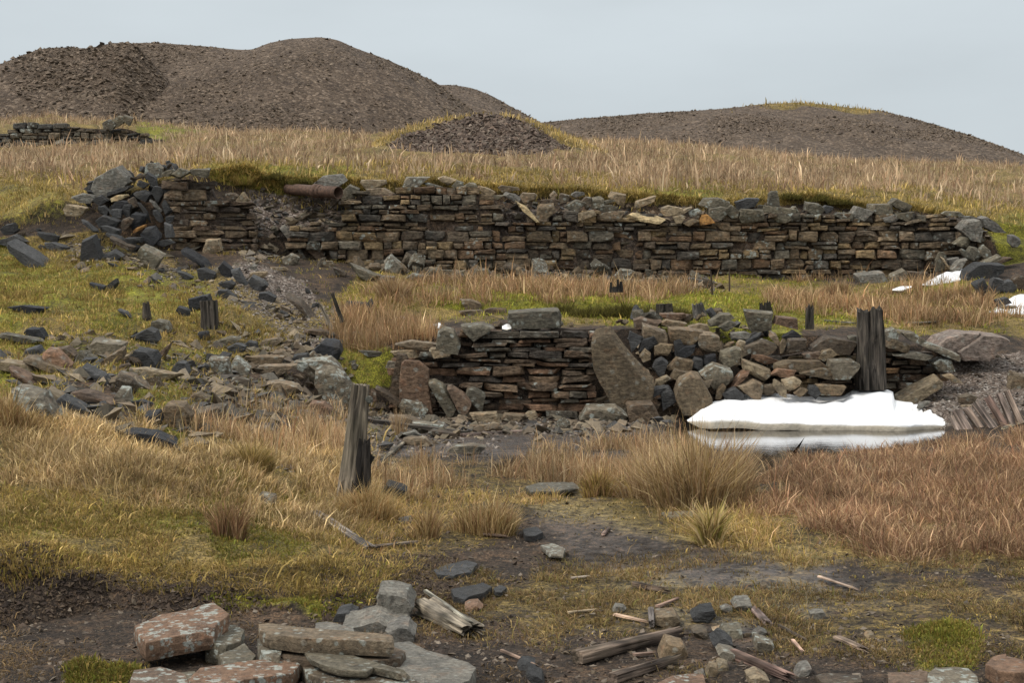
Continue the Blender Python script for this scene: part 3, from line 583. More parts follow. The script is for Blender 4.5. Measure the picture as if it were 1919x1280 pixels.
# ------------------------------------------------------------------ dry stone walls
def wall(name, label, Yf, x0, x1, top, bot, course, length, pal, seed, holes=(), thick=0.30, gap=0.014, backing=True, back_top=8):
    """Yf(px): face distance; top/bot: px->py outlines of the built face; stones are laid in uneven courses"""
    rng = np.random.default_rng(seed); Ym = Yf((x0+x1)/2)
    root = empty(name, P2W((x0+x1)/2, np.interp((x0+x1)/2, *bot), Ym), label, 'dry stone wall')
    LV, LQ, LT, LC = [], [], [], []; nv = 0
    s = F / Ym   # px per metre
    tmin, bmax = min(top[1]), max(bot[1]); y = bmax + 4.0
    while y > tmin - 2:
        ch = rng.uniform(*course) * s; x = x0 - rng.uniform(0, 0.2)*s
        while x < x1:
            L = rng.uniform(*length) * s; L = min(L, x1 + 6 - x); 
            if L < 0.06*s: break
            hh = ch; split = 1
            if ch > 0.11*s and rng.random() < 0.35: split = 2
            fr = rng.uniform(0.35, 0.65)
            for k in range(split):
                ya, yb = (y, y-ch) if split == 1 else ((y, y-ch*fr) if k == 0 else (y-ch*fr, y-ch))
                ya += rng.normal(0, 0.008)*s; yb += rng.normal(0, 0.010)*s
                cx, cy = x + L/2, (ya+yb)/2
                if yb < np.interp(cx, *top) - 3 or ya > np.interp(cx, *bot) + 8 + ch: continue
                if any(a <= cx <= c and b <= cy <= d for a, b, c, d in holes): continue
                Y = Yf(cx) + 0.09*float(noise2(cx/90.0, cy/60.0, seed)); m = Y / F;
                if rng.random() < 0.02: continue
                tint = 1 + 0.30*float(noise2(cx/110.0, cy/45.0, seed+3)); g = gap / m * 0.5
                w, h = (L - 2*g) * m, (ya - yb - 2*g) * m
                if h < 0.02: continue
                X, _, Z = P2W(cx, cy, Y)
                jw, jh = rng.uniform(-1, 1, (4, 2)) * [0.06*w, 0.14*h], None
                O = np.array([(-w/2, -h/2), (w/2, -h/2), (w/2, h/2), (-w/2, h/2)]) + jw
                if rng.random() < 0.5: O = np.vstack([O[:2], [(w*0.52, rng.uniform(-.1, .2)*h)], O[2:]])
                a = rng.normal(0, 0.022); O = O @ np.array([[math.cos(a), math.sin(a)], [-math.sin(a), math.cos(a)]])
                V, q, t = ring_rock(O, thick, 'y', rng, 0.035, 3, n=14, RTs=[-1, -1, -0.9, -0.5, 1, 1], RSs=[0, 0.6, 0.95, 1, 0.97, 0])
                yo = rng.normal(0, 0.035)
                V = V + [X, Y + thick/2 + yo, Z]
                c = np.array(pal[rng.integers(len(pal))]) * rng.uniform(0.72, 1.3) * tint
                LV.append(V); LQ.append(q + nv); LT.append(t + nv); LC.append(np.tile([*c, rng.choice([0.15, 0.4, 0.9], p=[.5, .3, .2])], (len(V), 1))); nv += len(V)
            x += L
        y -= ch
    V = np.vstack(LV) - np.array(root.location)
    o = mesh_np('stone_courses', V, np.vstack(LQ), np.vstack(LT), M_WST, np.vstack(LC), False, parent=root)
    if backing:      # dark packed earth heart behind the face stones
        xs = np.arange(x0 + 3, x1 - 3, 10.0); VV = []
        for f, dy in ((0, 0.13), (1, 0.13), (1, 0.42), (0, 0.42)):
            for x in xs:
                py = np.interp(x, *top) + back_top if f else np.interp(x, *bot) + 10
                Y = Yf(x); X, _, Z = P2W(x, py, Y); VV.append((X, Y + dy, Z))
        n = len(xs); A = np.array(VV); A[:, 1] += 0.05 * noise2(A[:, 0]*3, A[:, 2]*3, 5)
        Q = []
        for r in range(3): Q += [(r*n+i, r*n+i+1, (r+1)*n+i+1, (r+1)*n+i) for i in range(n-1)]
        mesh_np('earth_core', A - np.array(root.location), np.array(Q), None, M_GR, np.tile([0.0, 0.0, 0.25, 0.0], (len(A), 1)), True, parent=root)
    return root
BR = [(0.12,.09,.06),(0.145,.108,.07),(0.10,.078,.056),(0.17,.128,.082),(0.155,.10,.06),(0.082,.072,.06),(0.12,.106,.082),(0.135,.10,.064),(0.20,.145,.08)]
BRL = [(0.115,.083,.058),(0.14,.099,.066),(0.095,.072,.052),(0.145,.09,.058),(0.08,.068,.057),(0.11,.096,.076)]
DK = [(0.085,.078,.065),(0.115,.104,.082),(0.065,.064,.06),(0.13,.105,.075)]
wall('dry_stone_wall', 'long ruined dry stone retaining wall below the turf edge', lambda x: np.interp(x, XW, YW), 545, 1842,
     ([545,575,640,652,665,750,870,925,938,945,990,1010,1060,1160,1300,1400,1500,1650,1780,1842],[428,412,414,385,360,352,350,358,380,408,408,398,394,396,412,402,398,396,404,414]),
     ([545,600,640,720,800,900,1000,1300,1600,1800,1842],[446,455,476,492,500,504,512,524,528,524,500]), (0.085, 0.25), (0.17, 0.60), BR, 21, holes=[(797,419,836,432),(915,416,940,430),(1283,420,1303,434)])
wall('dry_stone_wall', 'short coursed wall stub beside the dark tumbled corner pile', lambda x: 30.45 + (x-320)*0.002, 318, 474,
     ([318,350,392,400,440,466,474],[330,326,340,366,368,378,430]), ([318,360,474],[478,474,448]), (0.09, 0.24), (0.25, 0.75), [(0.10,.072,.05),(0.115,.085,.055),(0.075,.058,.045),(0.14,.105,.07)], 22)
wall('dry_stone_wall', 'thinly coursed brown lower wall beside the standing red slab', lambda x: 20.35, 742, 1112,
     ([742,790,815,850,880,1000,1112],[668,662,655,622,617,618,622]), ([742,900,1112],[782,782,782]), (0.055, 0.125), (0.26, 0.62), BRL, 23, holes=[(828,688,848,720),(842,690,862,700)], gap=0.009)
wall('dry_stone_wall', 'loosely coursed wall stub left of the tall dark post', lambda x: 20.75, 1440, 1612,
     ([1440,1500,1612],[668,656,636]), ([1440,1612],[752,748]), (0.06, 0.13), (0.2, 0.55), BRL + [(0.2,.15,.09)], 24, gap=0.02)
wall('dry_stone_wall', 'short wall stub of orange and lichened stones right of the tall dark post', lambda x: 21.15, 1652, 1772,
     ([1652,1700,1735,1772],[636,646,662,692]), ([1652,1700,1740,1772],[726,722,712,702]), (0.09, 0.19), (0.2, 0.42), [(0.17,.105,.055),(0.12,.085,.06),(0.15,.13,.10),(0.10,.078,.06)], 25)
FARX = lambda x: 55.5
wall('dry_stone_wall', 'distant grey dry stone wall ruin at the foot of the spoil heap', FARX, -40, 300,
     ([-40,20,28,60,130,190,225,240,262,300],[250,246,232,230,234,238,236,238,246,262]), ([-40,300],[276,278]), (0.15, 0.26), (0.28, 0.62), DK + [(0.11,.09,.066)], 26, thick=0.4, gap=0.02, back_top=3)
# ------------------------------------------------------------------ loose stones, one by one
# --- foreground slabs
SB = 'stone slab'
T([(252,1168),(300,1152),(352,1146),(400,1137),(430,1158),(408,1170),(400,1182),(330,1190),(274,1197),(260,1182)], 0.165, 0.095, 'r', 'red slab with round grey lichen crusts, highest of the bottom left group', tilt=(0.06, 0.05), rough=0.012, al=1.0)
T([(392,1176),(440,1170),(457,1182),(452,1200),(420,1212),(385,1205)], 0.10, 0.10, 'g', 'greenish knobbly stone tucked behind the highest red slab', rough=0.03, al=0.9)
T([(410,1228),(458,1207),(480,1230),(470,1248),(420,1244)], 0.09, 0.10, 'g', 'wedge shaped grey stone with a red tip between three red slabs', rough=0.03)
T([(352,1272),(378,1250),(440,1243),(482,1239),(545,1234),(562,1246),(548,1262),(460,1272),(430,1281),(362,1280)], 0.10, 0.085, 'r', 'flat red slab with a wide cream lichen patch at the bottom edge', tilt=(0.0, 0.03), rough=0.010, al=1.3)
T([(236,1290),(252,1256),(300,1250),(345,1262),(362,1290),(330,1320),(250,1320)], 0.08, 0.09, 'r', 'red stone with three pale lichen rings in the bottom left corner', rough=0.012, al=1.4)
T([(330,1262),(365,1258),(372,1270),(350,1282),(325,1278)], 0.05, 0.06, 'g', 'little grey stone between the ringed red stone and the flat red slab')
T([(484,1170),(500,1168),(560,1176),(650,1182),(737,1190),(738,1203),(660,1200),(560,1196),(505,1189),(488,1182)], 0.20, 0.07, 's', 'long brown slab lying level on top of the foreground stack', rough=0.012, al=0.7)
T([(482,1198),(515,1195),(530,1216),(522,1232),(492,1226)], 0.13, 0.13, 'l', 'pale supporting block under the left end of the long brown slab', rough=0.03)
T([(516,1212),(620,1208),(742,1214),(760,1222),(750,1236),(650,1242),(530,1234)], 0.118, 0.07, 'k', 'dark brown slab squeezed under the long brown slab', rough=0.014)
T([(567,1219),(590,1216),(650,1226),(768,1256),(760,1262),(700,1250),(688,1258),(640,1257),(585,1243)], 0.130, 0.03, 'g', 'thin grey green slab splitting away from the cracked slab beneath', tilt=(-0.03, 0), rough=0.008, al=0.4)
T([(552,1228),(575,1222),(640,1240),(700,1262),(765,1262),(830,1262),(828,1282),(760,1296),(640,1290),(575,1262)], 0.085, 0.09, 's', 'cracked brown slab with blue white lichen along its front, lowest of the stack', rough=0.014, al=1.2)
G([(708,1112),(712,1104),(742,1105),(765,1112),(776,1130),(768,1150),(752,1166),(738,1168),(722,1160),(708,1154)], 'w', 'upright smooth grey boulder with dark blotches standing in the peat bank', Y=7.55, d=0.22, rough=0.03)
G([(626,1160),(632,1146),(655,1143),(668,1150),(672,1164),(650,1170),(630,1170)], 'd', 'rounded dark stone half buried in the peat left of the upright grey boulder', Y=7.5, d=0.18, rough=0.02)
G([(666,1160),(680,1146),(695,1146),(706,1156),(702,1168),(672,1168)], 'd', 'blue dark pebble sized rock touching the left side of the upright grey boulder', Y=7.5, d=0.16, rough=0.02)
G([(640,1168),(690,1158),(712,1152),(735,1166),(758,1170),(770,1186),(760,1200),(700,1206),(645,1190)], 'w', 'ribbed pale grey boulder directly below the upright grey boulder', Y=7.3, d=0.3, rough=0.035)
G([(724,1178),(748,1170),(766,1171),(778,1186),(776,1200),(764,1208),(735,1206)], 'w', 'egg shaped grey boulder at the right end of the long brown slab', Y=7.0, d=0.2, rough=0.03)
T([(592,1166),(612,1163),(662,1178),(664,1186),(590,1180)], 0.15, 0.09, 'w', 'pale flat grey stone peeping over the long brown slab')
T([(735,1204),(768,1200),(800,1216),(840,1226),(880,1240),(893,1250),(880,1275),(840,1290),(800,1290),(740,1250)], 0.085, 0.12, 'w', 'long coarse grey boulder reaching to the bottom edge right of the stack', rough=0.02, n=64)
T([(812,1068),(836,1058),(876,1050),(895,1056),(884,1070),(850,1078),(820,1076)], 0.035, 0.05, 'd', 'flat blue slate on mossy ground, upper of two', 'slate_slab', 'slate')
T([(845,1104),(890,1096),(905,1092),(922,1100),(905,1112),(870,1121),(850,1118)], 0.035, 0.05, 'd', 'flat blue slate on mossy ground, lower of two', 'slate_slab', 'slate')
T([(925,1103),(938,1096),(950,1102),(940,1110),(928,1110)], 0.025, 0.03, 'd', 'small chip of slate right of the lower flat blue slate', 'slate_slab', 'slate')
T([(1012,1022),(1035,1018),(1060,1028),(1055,1040),(1030,1038)], 0.02, 0.03, 'l', 'pale lichened flake lying in the brown grass above the flat blue slates')
T([(980,992),(1005,986),(1018,998),(1000,1006),(984,1004)], 0.03, 0.05, 'd', 'little blue slate at the right of the broad brown tussock', 'slate_slab', 'slate')
T([(985,912),(1010,904),(1072,903),(1085,912),(1050,920),(995,922)], 0.05, 0.04, 'g', 'flat grey green slab among grass behind the broad brown tussock')
T([(1240,960),(1290,957),(1325,962),(1320,968),(1250,968)], 0.03, 0.03, 'g', 'thin slab edge showing below the biggest straw tussock')
R(712,904,764,940,-8,'d','dark slate block in ginger grass right of the leaning post', d=0.2)
R(478,926,516,948,0,'l','pale round stone in grass below the domed hummock', d=0.15)
T([(745,968),(770,966),(772,976),(748,978)], 0.06, 0.04, 'w', 'pale stone sliver beside the ginger tussock')
# right foreground
T([(1664,1258),(1700,1255),(1738,1258),(1740,1290),(1700,1310),(1664,1300)], 0.055, 0.08, 'r', 'square red stone at the bottom edge, left of the mossy lichened one')
T([(1738,1262),(1752,1251),(1790,1248),(1815,1252),(1832,1268),(1838,1300),(1760,1310),(1740,1290)], 0.075, 0.09, 'l', 'lichened pale stone at the bottom edge under the green moss cushion', rough=0.02)
T([(1846,1245),(1862,1230),(1890,1225),(1935,1238),(1940,1262),(1900,1262),(1870,1258)], 0.09, 0.11, 'r', 'angular red brown stone cut by the right edge of the photo', rough=0.016, al=0.4)
T([(1526,1264),(1560,1262),(1610,1266),(1618,1278),(1580,1284),(1540,1280)], 0.05, 0.07, 'k', 'brown slab edge at the bottom between driftwood and the square red stone')
T([(1232,1280),(1260,1266),(1300,1262),(1318,1264),(1325,1285),(1300,1300),(1240,1300)], 0.06, 0.07, 'r', 'red slab dotted with white lichen at the bottom centre edge', al=1.4)
G([(1306,1282),(1303,1268),(1320,1261),(1330,1275),(1328,1290)], 'w', 'pale cube of grey stone on the white dotted red slab', Y=6.3, d=0.08)
for a in [(1236,1201,1291,1240,0,'s','rounded tan brown stone under the tip of the long driftwood plank'), (1226,1147,1276,1176,-4,'s','tan block at the right of the short upright peg of wood'), (1294,1139,1342,1168,6,'d','dark faceted slate in the middle of the bare mud'),
          (1332,1186,1376,1224,10,'d','dark blue slate in the cluster of small stones'), (1344,1217,1388,1243,-14,'l','whitish wedge stone below the dark blue slate'), (1320,1243,1350,1271,8,'t','small tan cube stone near the bottom centre'),
          (1343,1239,1367,1259,-5,'t','smaller tan stone leaning against the small tan cube'), (1297,1179,1331,1198,-5,'s','smooth brown oval stone left of the dark blue slate'), (1335,1176,1358,1189,12,'t','pale chip above the brown oval stone'),
          (1350,1178,1391,1198,0,'g','low grey stone above the dark blue slate'), (1414,1194,1452,1226,5,'l','small boulder with bright white lichen cap'), (1410,1179,1437,1197,0,'w','small grey stone below the splintered driftwood stub'),
          (1373,1123,1410,1151,8,'w','grey stone at the lower edge of the wet mud'), (1350,1136,1373,1151,0,'w','small grey stone left of the grey stone at the wet mud'), (1147,1135,1175,1149,0,'w','smooth pale grey pebble on the brown turf'),
          (1489,1248,1524,1269,22,'w','tilted pale flake right of the broken plank'), (1402,1264,1442,1290,0,'t','yellowish stone at the bottom edge under the broken plank'), (1518,1146,1548,1162,0,'w','smooth stone sunk in the turf right of the wet mud'),
          (1622,1187,1640,1200,0,'t','small tan stone on the dark ground of the bottom right'), (983,1254,1025,1286,-30,'d','black slate at the bottom edge left of the driftwood'), (968,1240,1004,1256,-5,'d','blue grey slate just above the black slate at the bottom edge'),
          (1148,1262,1170,1280,0,'g','grey pebble left of the lower driftwood pole'), (870,1132,905,1148,0,'r','reddish lichened stone right of the weathered plank stump'), (1425,1095,1440,1108,0,'s','brown chip in the middle of the wet mud')]:
    R(*a, d=0.16 if a[2]-a[0] > 30 else 0.07)
# --- left slope
LS = [(15,455,98,504,-32,'d','large wedge of black slate half sunk in the green bank'), (0,417,32,441,0,'d','dark round slate at the left edge above a wider slate'), (-10,434,58,464,-6,'d','wide grey slate pair at the left edge of the photo'),
 (64,430,112,452,-14,'d','low dark slate flake right of the wide grey slate pair'), (80,450,128,472,-12,'d','low slate flake just above the large black wedge'), (140,440,192,494,10,'d','jagged dark slate lump below the gravel patch'),
 (170,442,188,476,84,'b','narrow upright slate at the top of the jagged lump'), (186,462,232,494,20,'d','broken slate at the right of the jagged lump'), (250,456,306,508,-30,'g','grey green boulder below the corner pile'),
 (232,452,262,474,-15,'b','dark slate between the jagged lump and the grey green boulder'), (340,464,402,508,-35,'b','steeply tilted black slate on the slope centre'), (368,500,404,527,-3,'d','smooth grey slate block beneath the tilted black slate'),
 (404,488,440,522,-35,'b','first of the black slates stepping down right of the tilted one'), (426,496,470,536,-38,'d','second of the black slates stepping down the slope'), (462,512,504,548,-30,'d','last of the black slates stepping down the slope'),
 (408,522,440,542,-10,'d','slate block under the stepping black slates'), (330,503,362,525,-28,'d','small slate flake left of the smooth grey slate block'), (165,526,196,547,-20,'b','thin black slate in moss, left of a pair'),
 (196,518,224,548,-40,'d','split slate in moss above the small dark stump'), (14,565,88,590,-10,'b','long low black slate in ochre grass near the left edge'), (350,542,398,586,28,'b','peaked black slate behind the square dark stump'),
 (404,540,444,564,-8,'d','slate lump uphill right of the square dark stump'), (484,546,517,567,-4,'d','grey slate at the edge of the gravel gully'), (220,578,252,595,-25,'d','slate flake left of the small dark stump'),
 (328,570,360,598,-32,'d','slate flake just left of the square dark stump'), (246,611,298,650,8,'d','rounded blue slate in the mossy middle of the slope'), (282,598,324,625,-8,'g','flat grey stone above the rounded blue slate'),
 (370,620,392,638,0,'b','small triangular slate on the smooth ochre turf'), (396,627,452,648,8,'g','thin grey plate lying right of the small triangular slate'), (44,612,86,640,-5,'b','black rotten looking rock at the left, above the slab cluster'),
 (-6,622,84,648,-8,'g','long mossy grey slab sloping from the left edge'), (34,646,80,676,18,'d','tilted light slate leaning on the brown slab cluster'), (76,646,136,702,-40,'r','red brown slab sloping down in the left cluster'),
 (40,664,132,702,-18,'s','long tan slab in front of the sloping red brown slab'), (100,640,148,684,-38,'k','dark mossy slab behind the sloping red brown slab'), (-8,674,64,700,-7,'t','long tan slab at the left edge of the photo'),
 (12,690,84,730,-30,'r','reddish slab with round lichens below the tan edge slab'), (163,634,232,676,-8,'l','big slab with turquoise white lichen crust'), (186,648,242,688,28,'s','thick slab leaning under the turquoise crusted one'),
 (138,666,182,692,14,'d','sharp slate wedge left below the turquoise crusted slab'), (160,684,212,722,-38,'d','smooth black slate tongue under the turquoise crusted slab'), (238,650,300,694,-12,'d','big rounded slate boulder right of the leaning thick slab'),
 (221,664,246,684,10,'t','small tan lichened stone between thick slab and slate boulder'), (292,648,312,678,50,'r','thin reddish upright flake right of the slate boulder'), (228,684,346,714,-8,'t','long flat tan slab running down the slope'),
 (222,694,282,726,-28,'s','flat grey tan slab below the long flat tan one'), (320,676,358,708,-8,'d','grey slate with a pale facet left of the black jagged stump'), (16,724,114,790,-12,'l','large grey boulder with a white spot behind dry grass'),
 (105,740,168,778,-25,'d','dark slate sloping right of the large grey boulder'), (130,726,232,764,-14,'r','long sunken red slab in the moss'), (214,726,246,762,0,'l','small pale lichened stone at the end of the sunken red slab'),
 (264,758,310,804,-50,'d','standing slate shard with a light edge'), (298,744,366,808,-22,'s','brown block with a white upper edge beside the standing shard'), (366,744,438,812,30,'s','triangular brown block with pale top left of the wood stub'),
 (220,800,334,838,-10,'b','wide low black slate just behind the straw grass'), (352,732,394,758,-8,'s','buried brown stone between moss and the triangular block'), (242,750,286,764,0,'b','dark slate ledge above the standing shard'),
 (588,690,606,720,-60,'s','small stone wedged left of the leaning grey slab'), (430,706,468,730,0,'s','brown stone under the low stone ledge, left'), (498,714,566,742,0,'s','flat tan stone in the hollow under the low ledge'),
 (392,664,432,706,10,'l','lichened block at the left end of the low stone ledge'), (430,664,472,708,-8,'l','spotted brown block, second in the low stone ledge'), (455,664,532,686,-3,'s','flat block on top of the low stone ledge'),
 (468,680,556,706,4,'s','long block in the middle of the low stone ledge'), (552,672,640,704,2,'l','lichened block at the right end of the low stone ledge'), (580,631,642,676,10,'b','big glossy black rock perched on the low stone ledge'),
 (510,650,554,678,-25,'s','striped slab leaning on the low stone ledge'), (424,642,462,662,-4,'d','smooth blue slate behind the low stone ledge'), (458,638,484,656,-4,'d','small round slate right of the smooth blue slate'),
 (546,662,578,680,0,'d','pale blue slate at the foot of the glossy black rock'), (574,655,600,682,20,'s','small upright stone left of the glossy black rock base'), (484,632,530,652,8,'s','flat stones edge above the low stone ledge'),
 (570,754,622,778,-2,'r','flat pinkish slab on peat left of the leaning post'), (551,770,590,788,-2,'d','light blue slate on peat left of the leaning post'), (518,786,546,812,-35,'d','dark slate sunk in peat below the light blue slate'),
 (470,798,512,815,-5,'w','pale flat stone at the edge of the peat hollow'), (452,811,488,824,0,'l','low lichened stone under the pale flat stone'), (530,778,560,790,-8,'t','small tan stone beside the light blue slate'),
 (576,746,598,756,0,'d','small dark slate above the flat pinkish slab'), (690,727,708,756,10,'r','small red stone right behind the leaning post'),
 (643,564,686,580,-3,'b','flat dark slate in the middle gully'), (680,558,713,598,30,'d','triangular slate standing in the middle gully'), (724,590,776,614,6,'r','rounded pinkish boulder behind the gully rushes'),
 (668,654,728,670,-6,'g','low grey stone half grown over with green turf'), (708,594,724,610,10,'s','small brown stone right of the triangular slate'), (655,678,672,694,60,'g','small grey stone set in the green mossy bank'),
 (545,560,600,600,-40,'k','mossy brown rock in the gravel gully'), (566,612,640,636,-10,'k','dark brown ledge stone above the glossy black rock'), (860,560,905,582,-5,'s','brown stone on the terrace edge left of the grey top slab'),
 (856,578,910,594,-3,'s','flat brown stones on terrace edge below turf'), (905,577,950,590,0,'k','dark flat stone left of the grey top slab')]
for a in LS: R(*a)
G([(590,694),(618,690),(645,702),(662,728),(658,752),(640,764),(620,758),(600,730),(588,716)], 'l', 'big leaning grey brown slab behind the leaning post', Y=19.8, d=0.16)
# --- lower wall surroundings
G([(952,584),(1000,580),(1048,579),(1053,590),(1050,606),(1000,609),(960,608),(950,598)], 'g', 'large grey green slab resting on top of the lower wall', Y=20.9, d=0.7, rough=0.012)
G([(862,609),(905,606),(925,613),(905,626),(888,634),(870,622)], 'g', 'grey green slab overhanging the top left of the coursed lower wall', Y=20.35, d=0.5)
G([(816,650),(820,622),(832,614),(850,618),(863,645),(858,655),(835,653)], 'g', 'tilted square grey slab at the stepped end of the lower wall', Y=20.25, d=0.25)
R(740,638,832,654,0,'s','thin flat slab at the far left top of the lower wall',Y=20.5); R(730,652,788,674,-4,'t','tan stone on top of the leaning dark slab post',Y=20.45)
R(800,652,852,668,2,'t','small yellow brown slab under the tilted square slab',Y=20.25)
G([(742,742),(728,735),(738,700),(745,662),(762,664),(765,672),(752,705),(748,738)], 'k', 'narrow dark slab leaning upright left of the red standing slab', Y=20.2, d=0.22)
G([(750,772),(748,720),(752,680),(758,674),(785,676),(804,692),(804,722),(812,768),(790,774)], 'r', 'tall red brown standing slab speckled with lichen', Y=20.0, d=0.16, rough=0.012)
R(742,748,804,784,-10,'l','pale yellowish stone leaning at the foot of the red standing slab',Y=19.85,d=0.2)
R(702,724,756,760,-32,'k','dark slab fragment lying left of the red standing slab',Y=20.0)
G([(803,716),(814,713),(830,722),(856,762),(846,770),(838,766),(818,742)], 'g', 'greyish bar stone propped against the lower wall', Y=19.9, d=0.16)
G([(838,726),(846,724),(870,740),(884,758),(874,768),(860,764)], 'r', 'reddish bar stone propped right of the greyish one', Y=19.85, d=0.16)
R(866,722,914,768,-20,'g','mottled grey slab leaning behind the reddish bar stone',Y=20.0,d=0.14)
for a in [(842,762,886,780,-8,'s','flat tan stone at the foot of the propped bars'), (878,768,942,795,-6,'t','angular tan slab in front of the lower wall'), (922,756,988,782,3,'s','flat brown slab against the lower wall base'),
          (938,776,988,792,0,'s','thin brown slab in mud before the lower wall'), (984,770,1008,787,0,'t','small yellowish stone at the lower wall base'), (1022,764,1052,777,0,'t','tan chip at the lower wall base, left of the slate cube'),
          (1050,759,1086,788,8,'d','dark slate cube at the lower wall base'), (1085,736,1148,770,24,'s','brown slab slanting at the right end of the coursed lower wall'), (1086,760,1176,795,-2,'l','broad pale slab lying under the tall leaning slab'),
          (1132,750,1184,767,0,'s','tan flat stone above the broad pale slab'), (1172,754,1240,794,0,'k','flat brown block right of the broad pale slab'), (1232,752,1262,785,0,'k','rough end block left of the big tan boulder'),
          (720,780,790,800,0,'s','flat brown slab on the mud below the red standing slab'), (770,792,832,812,-2,'l','small pale slab in the mud right of the leaning post'), (800,806,862,822,0,'k','thin slab at the edge of the wet gravel'),
          (835,832,912,852,3,'l','pale slab edge in wet gravel behind brown rushes'), (755,806,792,822,-4,'w','grey flat flake on the wet mud'), (655,756,700,772,-8,'r','flat red slab on peat right behind the leaning post'),
          (752,820,812,836,0,'s','tan flake below the grey flat flake'), (880,796,930,806,0,'s','thin tan flake in front of the angular tan slab')]: R(*a)
G([(1108,642),(1118,626),(1145,621),(1162,645),(1190,680),(1226,718),(1220,738),(1165,749),(1152,742),(1130,718),(1112,690)], 's', 'tall leaning brown slab with white lichen dots beside the lower wall', Y=20.1, d=0.14, rough=0.010)
RB = [(1188,592,1240,612,2,'r','red flat slab left of the second flat red slab on the rubble crest'), (1236,587,1288,600,0,'r','second flat red slab on the rubble crest'), (1198,607,1258,645,-18,'s','brown knobbly stone under the red flat slab'),
 (1235,598,1288,616,-3,'t','tan slab below the second flat red slab'), (1254,615,1322,642,-2,'s','broad smooth brown slab in the upper rubble'), (1288,604,1334,622,-6,'t','pale stone on the rubble crest right of the tan slab'),
 (1178,620,1202,652,0,'d','slate behind the tall leaning slab top'), (1195,627,1235,655,8,'d','blue slate block right of the tall leaning slab top'), (1226,643,1262,662,0,'t','tan stone right of the blue slate block'),
 (1260,634,1284,668,-5,'d','upright slate in the rubble middle, left of the black one'), (1268,644,1308,670,14,'b','shiny black slate chunk in the upper rubble'), (1294,629,1314,648,-10,'d','small blue slate chip above the shiny black chunk'),
 (1305,621,1352,658,-6,'s','tan boulder with lichen in the upper rubble centre'), (1326,582,1378,612,16,'g','grey slanted stone on the crest left of a brown block'), (1345,596,1382,622,22,'g','grey stone leaning right of the slanted crest stone'),
 (1396,580,1452,614,2,'g','big pale grey block on the crest of the rubble'), (1450,588,1498,614,-12,'r','rounded brownish boulder right of the pale grey crest block'), (1370,622,1408,636,2,'w','thin pale slab in the turf of the rubble crest'),
 (1394,624,1428,643,28,'d','thin tilted slate under a sliver of tan stone'), (1392,634,1458,666,4,'s','angular tan block below the tilted slate'), (1438,619,1466,644,-35,'s','tan stone leaning against the angular tan block'),
 (1464,619,1502,636,0,'b','black flat slate on the wall stub left of the tall post'), (1470,634,1514,657,4,'k','dark brown block under the black flat slate'), (1460,633,1475,660,80,'s','narrow upright stone left of the dark brown block'),
 (1352,638,1378,656,30,'s','small tan wedge right of the tan lichened boulder'), (1376,635,1400,656,15,'t','crumbled tan stone at the rubble middle'), (1408,662,1462,684,-8,'r','flat reddish stone in the middle of the rubble'),
 (1344,647,1396,689,20,'g','round grey lichened boulder in the rubble middle'), (1312,659,1348,691,30,'b','sharp black slate below the tan lichened boulder'), (1294,668,1322,694,-20,'d','dull slate left of the sharp black one'),
 (1250,669,1300,695,-5,'s','brown stone left of the dull slate'), (1220,667,1254,703,-30,'d','big smooth blue slate right of the tall leaning slab'), (1196,652,1224,680,-55,'t','tan stick shaped stone beside the tall leaning slab'),
 (1188,680,1226,714,-45,'s','tan slab pieces along the edge of the tall leaning slab'), (1256,688,1304,718,5,'s','lichened brown stone above the big tan boulder'), (1310,679,1380,727,-8,'l','large grey boulder with rusty left side in the rubble'),
 (1384,670,1448,716,-25,'t','large split tan boulder in the right rubble'), (1355,688,1412,732,35,'r','rust coloured slab leaning left of the split tan boulder'), (1378,708,1430,748,-10,'s','triangular pale brown stone below the split boulder'),
 (1352,726,1396,752,0,'d','grey slate at the edge of the large snow drift'), (1192,718,1254,754,24,'d','long blue slate below the tall leaning slab'), (1236,720,1270,758,10,'d','slate chunk left of the big tan boulder'),
 (1224,702,1258,724,25,'t','two tan flakes above the slate chunk'), (1444,675,1552,694,2,'s','long thin lichened slab in the wall stub'), (1446,690,1492,706,0,'r','short red slab beneath the long thin lichened slab'),
 (1498,688,1584,708,0,'s','long tan slab right of the short red slab'), (1552,670,1614,710,-6,'l','whitish lichened boulder beside the tall dark post'), (1442,710,1482,742,-48,'t','bar stone sloping down to the snow drift'),
 (1466,706,1504,732,10,'t','triangular tan stone above the snow drift'), (1486,723,1516,744,12,'s','small tan stone at the snow edge'), (1424,720,1456,738,5,'s','small yellow brown stone left of the sloping bar stone'),
 (1528,720,1586,738,2,'s','flat tan slab just above the snow drift'), (1528,650,1570,676,14,'t','bright tan rounded stone on the wall stub'), (1565,646,1594,662,0,'t','small pale stone right of the bright tan rounded one'),
 (1504,658,1552,674,0,'r','red flat stone under the bright tan rounded one'), (1518,628,1608,660,-3,'k','wide rough brown stone at the top of the wall stub'), (1590,626,1612,652,0,'g','stone squeezed against the left side of the tall dark post'),
 (1512,721,1540,744,-10,'d','dark stone at the snow edge below the wall stub'), (1338,718,1362,748,-30,'s','brown stone right of the big tan boulder'), (1290,700,1340,740,-60,'s','reddish slab half behind the big tan boulder')]
for a in RB: R(*a, cuts=3, rough=0.014, Y=float(np.interp(a[3], [590, 640, 700, 760], [21.9, 21.1, 20.65, 20.2])) - (0.25 if a[0] > 1430 and a[3] > 640 else 0.05))
G([(1266,738),(1272,712),(1292,700),(1312,704),(1334,742),(1334,752),(1312,763),(1280,764),(1268,752)], 's', 'biggest tan boulder at the left tip of the large snow drift', Y=20.0, d=0.35)
